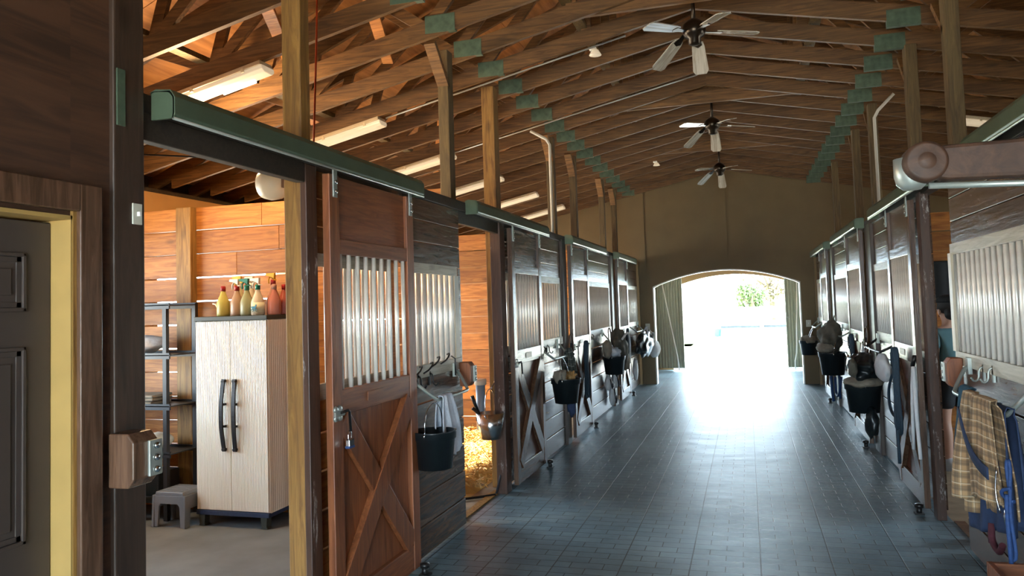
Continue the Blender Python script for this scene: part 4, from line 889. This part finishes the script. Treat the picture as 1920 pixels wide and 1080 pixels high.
tag(obj('belly_strap', MB().grid(lambda u, v: Vector((Sx(.238+.012*math.sin(u*PI)), 4.50-.46*u, 1.06-.22*u-.05*math.sin(u*PI)-.055*v)), 20, 2), 'navy', solid=.006), 'navy strap crossing the tan plaid blanket diagonally', 'strap')
lead_rope('blue lead rope hanging at the right edge of the plaid blanket', 'R', 3.93, .90, .46, 'rope_blue', .03, .15, .008, 1, 3, tail=(-.01, .45))
tag(obj('red_strap', MB().tube([(Sx(.15), 4.38, .50), (Sx(.16), 4.36, .42), (Sx(.15), 4.28, .38), (Sx(.15), 4.22, .44)], .016, 7, 2), 'maroon'), 'looped maroon strap dangling below the navy blanket hem', 'strap')
tag(obj('red_strap', MB().tube([(Sx(.13), 4.5, .5), (Sx(.13), 4.5, .37)], .010, 6), 'maroon'), 'short straight maroon strap below the navy blanket hem', 'strap')
tag(obj('clip_cluster', MB().tube([(Sx(.20), 4.05, .84), (Sx(.21), 4.06, .72), (Sx(.20), 4.03, .64)], .004, 7, 1), 'steel'), 'steel snap clips on the blue rope beside the plaid blanket', 'clip')
# door near person, lead ropes & halters
t = thing('lead_straps', 'pair of white lead straps hanging on the door left of the person', 'straps', (RX-.07, 6.45, .3))
obj('strap', MB().tube([(Sx(.08), 6.46, 1.10), (Sx(.09), 6.50, .9), (Sx(.08), 6.62, .45)], .014, 6, 1), 'white_cloth', t, world=True); obj('strap', MB().tube([(Sx(.08), 6.44, 1.10), (Sx(.09), 6.40, .8), (Sx(.08), 6.38, .42)], .014, 6, 1), 'white_cloth', t, world=True)
obj('clip', MB().tube([(Sx(.07), 6.43, 1.18), (Sx(.085), 6.46, 1.10)], .016, 8), 'iron', t, world=True)
lead_rope('thick dark blue lead ropes with loop on the nearest right door', 'R', 6.98, 1.21, .50, 'rope_dark', .13, .07, .012, 3, 9, tail=(.03, .26))
tag(obj('rope_coil', MB().tube([(Sx(.08), 7.10, 1.05), (Sx(.10), 7.35, .92), (Sx(.10), 7.52, .76), (Sx(.10), 7.42, .62), (Sx(.09), 7.20, .60), (Sx(.08), 7.06, .68)], .013, 8, 2), 'rope_dark'), 'teal rope swinging in an open loop left of the dark blue ropes', 'rope')
bucket('black bucket with folded canvas rim on the right front', RX-.20, 8.30, .50, .17, .14, .28, hang=1.13, hx=.075)
tag(obj('canvas_roll', MB().blob((RX-.21, 8.25, .80), (.18, .22, .055), 4, 3, .15), 'canvas_tan'), 'tan canvas folded over the rim of the right front bucket', 'canvas')
tag(obj('black_bag', MB().blob((RX-.19, 8.35, .93), (.13, .33, .14), 14, 4, .3), 'black_plastic'), 'black bag piled on top of the right front bucket', 'bag')
tag(obj('round_brush', MB().blob((RX-.31, 8.08, .95), (.04, .11, .09), 2, 3, .2), 'canvas_olive'), 'round grey brush strapped to the black bag on the right', 'brush')
tag(obj('metal_comb', MB().tube([(Sx(.30), 8.62, 1.05), (Sx(.30), 8.42, 1.02)], .012, 8), 'chrome'), 'bright metal comb on the black bag on the right', 'comb')
tag(obj('black_pouch', MB().blob((RX-.16, 8.15, .42), (.06, .12, .14), 6, 3, .2), 'black_plastic'), 'black pouch hanging below the right front bucket', 'pouch')
halter('brown halter on the post right of the teal lead rope', 'R', 8.85, 1.30, 'leather_brown', .07, 1.0)
halter('ringed halter on the post beside the white straps', 'R', 9.12, 1.18, 'rope_black', .05, .8)
t = thing('lead_straps', 'two long white lead straps hanging on the right front post', 'straps', (RX-.08, 9.12, .5))
for q in (-.05, .04): obj('strap', MB().tube([(Sx(.07), 9.12, 1.10), (Sx(.09), 9.12+q*.7, .9), (Sx(.08), 9.12+q*2, .42)], .016, 6, 1), 'white_cloth', t, world=True)
tag(obj('saddle_pad', MB().blob((RX-.09, 7.78, .98), (.05, .30, .13), 31, 3, .2), 'white_cloth'), 'white fluffy pad behind the teal rope on the right front', 'pad')
rack('blanket bar over the loaded right front bucket', 'R', 7.60, 8.55, 1.12, 1.2, .12, 'iron')
lead_rope('long teal lead rope looped on the middle right door', 'R', 9.85, 1.19, .45, 'rope_dark', .26, .06, .016, 2, 12)
rack('blanket bar over the canvas bag, right side', 'R', 10.6, 11.6, 1.12, 1.2, .12)
bucket('black bucket under the canvas bag, right side', RX-.20, 11.1, .60, .17, .14, .30, hang=1.13, hx=.075)
t = thing('canvas_bag', 'olive canvas bag hanging above a black bucket, right side', 'bag', (RX-.19, 11.35, .93))
obj('bag_body', MB().blob((0, 0, .16), (.15, .42, .22), 17, 4, .2), 'canvas_olive', t); obj('cuff', MB().blob((-.06, -.05, .02), (.13, .36, .08), 5, 3, .12), 'canvas_tan', t)
halter('curled strap halter above the olive canvas bag', 'R', 11.75, 1.36, 'canvas_tan', .08, 1.0)
tag(obj('tan_boot', MB().blob((RX-.15, 12.35, .66), (.09, .35, .19), 8, 3, .15), 'canvas_tan'), 'tan cloth bag hanging left of the canvas bag, right side', 'bag')
tag(obj('leg_strap', MB().tube([(Sx(.12), 10.95, .58), (Sx(.14), 11.05, .34), (Sx(.14), 11.5, .26), (Sx(.13), 11.6, .52)], .018, 7, 2).tube([(Sx(.12), 11.2, .6), (Sx(.13), 11.1, .28)], .014, 6), 'rope_blue'), 'blue and white straps dangling under the right side bucket', 'straps')
tag(obj('blue_rope', MB().tube([(Sx(.07), 12.7, .95), (Sx(.08), 12.75, .6), (Sx(.08), 12.65, .22), (Sx(.07), 12.6, .06)], .022, 7, 1), 'rope_blue'), 'blue straps hanging low on the farthest right door', 'straps')
t = thing('lead_straps', 'white lead straps hanging on the farthest right door', 'straps', (RX-.08, 12.9, .5))
obj('strap', MB().tube([(Sx(.07), 12.9, 1.10), (Sx(.09), 12.95, .8), (Sx(.08), 13.1, .42)], .020, 6, 1), 'white_cloth', t, world=True)
bucket('small black bucket hanging beside the arch on the right', RX-.22, 14.9, .60, .16, .13, .26, hang=1.11, hx=.095)
rack('blanket bar beside the arch on the right', 'R', 14.4, 15.35, 1.10, 1.2, .12)
tag(obj('canvas_roll', MB().blob((RX-.22, 14.9, .87), (.15, .20, .08), 3, 3, .2), 'canvas_tan'), 'tan cloth in the bucket beside the arch on the right', 'cloth')
for (x, lab) in ((1.10, 'white switch plate on the arch wall at the right'), (-1.93, 'pale switch box on the arch wall at the left')):
    t = thing('light_switch', lab, 'switch', (x, 15.6, 1.08)); obj('plate', MB().box(-.045, .045, -.012, 0, 0, .13), 'switch', t, bevel=.003); obj('toggle', MB().box(-.008, .008, -.02, -.012, .05, .08), 'white_paint', t)

# --- swinging wooden arm, upper right
t = thing('gate_arm', 'dark red wooden arm with turned round end sticking out at the upper right', 'wooden arm', (.50, 2.42, 2.02))
a_ = MB().prism([(.0, -.040), (.06, -.052), (.25, -.058), (.76, -.075), (.76, .055), (.25, .048), (.06, .046), (0, .040)], -.018, .045, 'y')
obj('arm', a_, 'ply_dark', t, bevel=.012)
obj('turned_end', MB().lathe([(.001, -.048), (.022, -.048), (.026, -.042), (.034, -.048), (.040, -.042), (.046, -.046), (.056, -.038), (.058, -.02), (.058, .045), (.001, .045)], (0, 0, 0), 36, 'y'), 'ply_dark', t)
obj('steel_cup', MB().lathe([(.001, -.062), (.024, -.06), (.040, -.045), (.046, -.02), (.046, .03), (.001, .03)], (-.028, .03, -.010), 24, 'z'), 'galv', t)
obj('support_rod', MB().tube([(.01, 0, -.066), (.35, 0, -.080), (.76, 0, -.10)], .009, 8), 'galv', t)
t = thing('wooden_box', 'reddish wooden box on the floor at the lower right corner', 'box', (1.12, 3.72, 0))
obj('side_board', MB().box(-.145, .13, -.30, -.27, 0, .44), 'doorred_x', t, bevel=.004); obj('side_board', MB().box(-.145, .13, .22, .25, 0, .44), 'doorred_x', t, bevel=.004)
obj('side_board', MB().box(-.145, -.12, -.27, .22, 0, .44), 'doorred_z', t, bevel=.004); obj('inner_floor', MB().box(-.12, .13, -.27, .22, .30, .32), 'maroon', t)

# ================================================================ HAY (loose straw in the open stall)
def hay(name, x0, x1, y0, y1, n, seed, lab):
    rnd = random.Random(seed); b = MB()
    def hz(x, y): return .05+.16*max(0, (y-7.6))*.6+.05*math.sin(x*4+y*2)+.04*math.sin(y*7-x*3)
    NX, NY = 26, 34
    V = [[b.bm.verts.new((x0+(x1-x0)*i/NX, y0+(y1-y0)*j/NY, (hz(x0+(x1-x0)*i/NX, y0+(y1-y0)*j/NY) if 0 < i < NX and j > 1 else -.002))) for j in range(NY+1)] for i in range(NX+1)]
    for i in range(NX):
        for j in range(NY): b.bm.faces.new((V[i][j], V[i+1][j], V[i+1][j+1], V[i][j+1]))
    for _ in range(n):
        x, y = rnd.uniform(x0, x1), rnd.uniform(y0, y1-.12); a = rnd.uniform(0, 6.3); L = rnd.uniform(.08, .26); z = max(.004, hz(x, y))+rnd.uniform(0, .05)
        dx, dy, w = math.cos(a)*L/2, math.sin(a)*L/2, .0022+rnd.random()*.0022; dz = rnd.uniform(-.3, .3)*L; nx_, ny_ = -math.sin(a)*w, math.cos(a)*w
        m = Vector((x+rnd.uniform(-.02, .02), y+rnd.uniform(-.02, .02), z+.02))
        P = [Vector((x-dx, y-dy, z-dz)), m, Vector((x+dx, y+dy, z+dz))]; N = Vector((nx_, ny_, w*.6))
        q = [b.bm.verts.new(p+N*s_) for p in P for s_ in (-1, 1)]
        b.bm.faces.new((q[0], q[1], q[3], q[2])); b.bm.faces.new((q[2], q[3], q[5], q[4]))
    return tag(obj(name, b, 'hay', kind='stuff'), lab, 'straw')
hay('straw_bedding', -5.2, LX-.30, 6.35, 8.90, 5200, 3, 'golden straw bedding spread in the open left stall')

# ================================================================ PERSON (in the right stall, seen from behind)
def skin_mesh(name, verts, edges, radii, mat, parent, root=0, sub=2, label=None):
    me = bpy.data.meshes.new(name); me.from_pydata(verts, edges, []); me.materials.append(M[mat])
    o = bpy.data.objects.new(name, me); COL.objects.link(o); o.parent = parent
    md = o.modifiers.new('skin', 'SKIN'); md.use_smooth_shade = True
    if not me.skin_vertices: pass
    for i, r in enumerate(radii):
        sv = me.skin_vertices[0].data[i]; sv.radius = r if isinstance(r, tuple) else (r, r); sv.use_root = (i == root)
    ss = o.modifiers.new('sub', 'SUBSURF'); ss.levels = sub; ss.render_levels = sub
    if label: o['label'] = label
    return o
def ensure_skin(me):
    if not me.skin_vertices: me.attributes.new('skin', 'FLOAT', 'POINT')
PX, PY, PR = 1.80, 8.05, math.radians(25)
pt = thing('person', 'person in teal shirt and dark shorts standing in the right stall, seen from behind', 'person', (PX, PY, 0), PR)
# local frame: faces +y ; height about 1.62
vs, es, rs = [], [], []
def J(p, r, par=None):
    vs.append(p); rs.append(r); i = len(vs)-1
    if par is not None: es.append((par, i))
    return i
pel = J((0, 0, .88), (.135, .10)); sp = J((0, -.01, 1.02), (.12, .085), pel); ch_ = J((0, 0, 1.20), (.145, .10), sp); nk = J((0, .01, 1.34), (.06, .055), ch_); hd0 = J((0, .02, 1.40), (.055, .06), nk)
hd1 = J((0, .035, 1.47), (.070, .085), hd0); hd2 = J((0, .03, 1.54), (.072, .085), hd1)
for s in (-1, 1):
    shd = J((s*.15, 0, 1.28), .052, ch_); el = J((s*.205, -.03, 1.03), .038, shd); wr = J((s*.19, .12, .86), .025, el); pm = J((s*.185, .17, .81), (.034, .018), wr)
    for k in range(4):
        f1_ = J((s*(.185+.022*(k-1.5)), .205, .775+.003*k), .009, pm); f2_ = J((s*(.185+.022*(k-1.5)), .215, .750+.004*abs(k-1)), .008, f1_); J((s*(.185+.021*(k-1.5)), .20, .730+.005*abs(k-1)), .007, f2_)
    th = J((s*.150, .19, .80), .010, pm); J((s*.140, .21, .775), .008, th)
    hp = J((s*.085, 0, .82), (.085, .085), pel); kn = J((s*.095, .02, .46), .052, hp); cf = J((s*.098, -.01, .33), .050, kn); an = J((s*.10, -.01, .09), .032, cf); hl = J((s*.10, 0, .045), .033, an); J((s*.105, .12, .03), (.036, .025), hl)
me = bpy.data.meshes.new('body'); me.from_pydata(vs, es, [])
def skin_obj(name, vs, es, rs, mat, parent, sub=2, label=None):
    me = bpy.data.meshes.new(name); me.from_pydata(vs, es, []); me.materials.append(M[mat])
    o = bpy.data.objects.new(name, me); COL.objects.link(o); o.parent = parent
    md = o.modifiers.new('skin', 'SKIN'); md.use_smooth_shade = True
    with bpy.context.temp_override(object=o, active_object=o, selected_objects=[o]):
        pass
    for i, r in enumerate(rs):
        sv = me.skin_vertices[0].data[i]; sv.radius = r if isinstance(r, tuple) else (r, r); sv.use_root = (i == 0)
    ss = o.modifiers.new('sub', 'SUBSURF'); ss.levels = sub; ss.render_levels = sub
    if label: o['label'] = label
    return o
body = skin_obj('body', vs, es, rs, 'skin', pt)
skin_obj('shirt', [(0, 0, .86), (0, -.01, 1.02), (0, 0, 1.20), (0, .005, 1.31), (-.155, 0, 1.27), (-.20, -.02, 1.12), (.155, 0, 1.27), (.20, -.02, 1.12)], [(0, 1), (1, 2), (2, 3), (2, 4), (4, 5), (2, 6), (6, 7)], [(.165, .125), (.15, .115), (.165, .12), (.075, .07), .068, .062, .068, .062], 'shirt', pt)
skin_obj('shorts', [(0, 0, .93), (0, 0, .84), (-.09, .005, .76), (-.10, .015, .56), (.09, .005, .76), (.10, .015, .56)], [(0, 1), (1, 2), (2, 3), (1, 4), (4, 5)], [(.15, .12), (.16, .125), .10, .095, .10, .095], 'cloth_black', pt)
obj('hair', MB().blob((0, .005, 1.53), (.092, .108, .095), 3, 3, .08).blob((0, -.045, 1.46), (.078, .055, .07), 5, 3, .08), 'hair', pt)
obj('cap', MB().lathe([(.001, .075), (.05, .070), (.085, .045), (.098, .0), (.001, 0)], (0, .012, 1.555), 24, sy=1.15).prism([(-.06, .10), (.06, .10), (.045, .19), (-.045, .19)], 1.555, 1.565, 'z'), 'cloth_black', pt)
fc = MB()
fc.tube([(0, .115, 1.485), (0, .135, 1.455)], [.008, .014], 8)
for s in (-1, 1): fc.blob((s*.078, .03, 1.47), (.010, .020, .030), 2, 2, .05)
obj('nose_and_ears', fc, 'skin', pt)
ey = MB()
for s in (-1, 1): ey.blob((s*.030, .108, 1.487), (.012, .008, .008), 1, 2, 0)
obj('eyes', ey, 'white_cloth', pt); obj('mouth', MB().tube([(-.022, .115, 1.428), (0, .122, 1.424), (.022, .115, 1.428)], .0045, 6), 'maroon', pt)
for s in (-1, 1): obj('shoe', MB().blob((s*.103, .055, .045), (.050, .135, .045), 4, 3, .06).blob((s*.10, -.02, .085), (.042, .055, .05), 4, 3, .06), 'shoe', pt)
tag(obj('dark_stand_in', MB().grid(lambda u, v: Vector((1.50+.75*u, 9.028-.012*abs(math.sin(u*18)), 1.98-.42*v-.03*math.sin(u*9)*v)), 30, 14), 'cloth_black', solid=.02), 'dark sheet standing in for a brown shape above the person', 'cloth')  # sheet put in place of a dark brown shape, taken for a horse

# ================================================================ CORRUGATED END DOORS
def corr_door(lab, x0, x1, y, brace):
    t = thing('corrugated_door', lab, 'sliding door', ((x0+x1)/2, y, 0)); b = MB(); n = int((x1-x0)/.0165); pts = []
    for i in range(n+1):
        x = x0+(x1-x0)*i/n; ph = i % 4; pts.append((x, (0, .028, .028, 0)[ph]))
    poly = pts+[(x, yy+.003) for x, yy in reversed(pts)]
    poly = [(x, y+yy) for x, yy in poly]
    for i in range(n):
        (xa, ya), (xb, yb) = pts[i], pts[i+1]; b.prism([(xa, y+ya), (xb, y+yb), (xb, y+yb+.003), (xa, y+ya+.003)], .06, 2.75, 'z')
    obj('sheet', b, CORR, t, world=True)
    obj('edge_post', MB().box(x0, x0+.02, y-.03, y+.03, .05, 2.75).box(x1-.02, x1, y-.03, y+.03, .05, 2.75), CORR, t, world=True)
    obj('brace_rod', MB().tube(brace, .013, 8), 'archtrim', t, world=True)
CORR = plain('corrugated_green_grey', (.30, .30, .21), .5, .0, noise=.1)
corr_door('left green grey corrugated door leaf beyond the arch', -2.09, -1.46, 18.55, [(-1.93, 18.48, 2.2), (-1.62, 18.48, .35), (-1.58, 18.40, .02)])
corr_door('right green grey corrugated door leaf beyond the arch', .83, 1.44, 18.55, [(1.10, 18.48, 2.1), (1.02, 18.48, .4), (.98, 18.45, .22), (.98, 18.40, .02)])
t = thing('pull_bar', 'small steel pull on the edge of the right corrugated door', 'handle', (.86, 18.52, 1.2)); obj('pull', MB().tube([(0, 0, 0), (0, -.05, 0), (.05, -.05, 0), (.05, 0, 0)], .008, 8), 'steel', t)

# ================================================================ OUTSIDE
struct('ground', MB().box(-60, 60, 19.3, 200, -.16, -.02).box(-60, -5.7, -40, 19.3, -.16, -.02).box(5.05, 60, -40, 19.3, -.16, -.02).box(-5.7, 5.05, -40, -2.6, -.16, -.02).box(-5.7, -2.2, 15.75, 19.3, -.16, -.02).box(1.45, 5.05, 15.75, 19.3, -.16, -.02), plain('pale_gravel', (.66, .62, .54), .95, noise=.1, scale=3))
struct('ground_grass', MB().box(-3.2, 8, 28.5, 30.2, -.019, -.012).box(-14, -2.0, 27.5, 40, -.019, -.012).box(-60, 60, 44, 190, -.019, -.012), 'grass')
def fence(lab, x0, x1, y, n, rails, group=None):
    t = thing('rail_fence', lab, 'fence', ((x0+x1)/2, y, 0))
    for i in range(n+1):
        x = x0+(x1-x0)*i/n; obj('fence_post', MB().box(x-.07, x+.07, y-.07, y+.07, -.05, 1.35), 'whitepost', t, world=True, bevel=.01)
    for z in rails: obj('rail', MB().box(x0, x1, y-.03-.07, y-.07, z-.07, z+.07), 'whitepost', t, world=True)
fence('white rail fence across the yard beyond the arch', -3.0, 7.5, 30.3, 6, (.35, .75, 1.15))
fence('farther white rail fence behind the first one', -9, 9, 41, 8, (.35, .75, 1.15))
M['dark_rail'] = plain('shaded_rail', (.045, .055, .07), .8, noise=.3)  # shaded post sides and rail shadow lines put into this dark colour
t = thing('rail_fence', 'short gray rail fence running away at the left beyond the arch', 'fence', (-3.0, 33, 0))
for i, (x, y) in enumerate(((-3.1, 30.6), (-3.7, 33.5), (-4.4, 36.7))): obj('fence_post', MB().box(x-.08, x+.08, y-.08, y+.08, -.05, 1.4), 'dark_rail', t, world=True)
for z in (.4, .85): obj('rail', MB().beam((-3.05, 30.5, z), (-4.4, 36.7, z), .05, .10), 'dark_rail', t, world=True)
tag(obj('rail_shadow_board', MB().box(-1.0, 6.0, 30.365, 30.42, .55, .64), 'dark_rail'), 'long dark board added as the shadow line of the white yard fence', 'board')  # dark board added to stand for the shadow under the rails
tag(obj('mounting_block', MB().box(-.85, -.18, 26.9, 27.5, -.02, .55).box(-.85, -.18, 26.6, 26.9, -.02, .28), 'whitepost', bevel=.02), 'white mounting block standing in the yard before the fence', 'mounting block')
bucket('teal bucket beside the white mounting block in the yard', -1.02, 27.4, .38, .14, .11, .26, 'teal_pl')
tag(obj('bucket_stand', MB().box(-1.15, -.90, 27.3, 27.55, -.02, .38), 'whitepost', bevel=.02), 'small pale stand under the teal bucket in the yard', 'stand')
def tree(lab, x, y, h, r, mat, seed, n=900):
    rnd = random.Random(seed); t = thing('tree', lab, 'tree', (x, y, 0))
    tr = MB().tube([(0, 0, 0), (.1, 0, h*.35), (-.05, .1, h*.6), (.1, 0, h*.85)], [.22, .06], 9, 1)
    for k in range(7):
        a = rnd.uniform(0, 6.3); z = h*rnd.uniform(.35, .65); tr.tube([(0, 0, z), (math.cos(a)*r*.5, math.sin(a)*r*.5, z+h*.15), (math.cos(a)*r*.8, math.sin(a)*r*.8, z+h*.25)], [.09, .02], 6, 1)
    obj('trunk', tr, 'bark', t)
    b = MB(); cl = [(rnd.uniform(-.7, .7)*r, rnd.uniform(-.7, .7)*r, h*rnd.uniform(.45, .95)) for _ in range(14)]
    for _ in range(n):
        c = rnd.choice(cl); p = Vector((rnd.gauss(c[0], r*.22), rnd.gauss(c[1], r*.22), rnd.gauss(c[2], r*.18))); s = rnd.uniform(.06, .16)
        a = Vector((rnd.uniform(-1, 1), rnd.uniform(-1, 1), rnd.uniform(-1, 1))).normalized(); c2 = a.orthogonal().normalized()
        v = [b.bm.verts.new(p+a*s), b.bm.verts.new(p+c2*s*.6), b.bm.verts.new(p-a*s), b.bm.verts.new(p-c2*s*.6)]; b.bm.faces.new(v)
    obj('foliage', b, mat, t)
tree('small dense green tree beyond the yard fence', .25, 46, 2.7, .75, 'leaf', 4, 2200)
tree('wider rusty leaved tree at the right beyond the fence', 1.5, 52, 4.2, 1.9, 'leaf_b', 9, 2200)
t = thing('shed', 'pale shed far behind the fence at the right', 'shed', (3.0, 60, 0))
obj('wall', MB().box(-1.6, 1.6, -1.5, 1.5, 0, 2.0), 'white_paint', t); obj('roof', MB().prism([(-1.9, 2.0), (1.9, 2.0), (0, 2.9)], -1.7, 1.7, 'y'), 'galv', t)
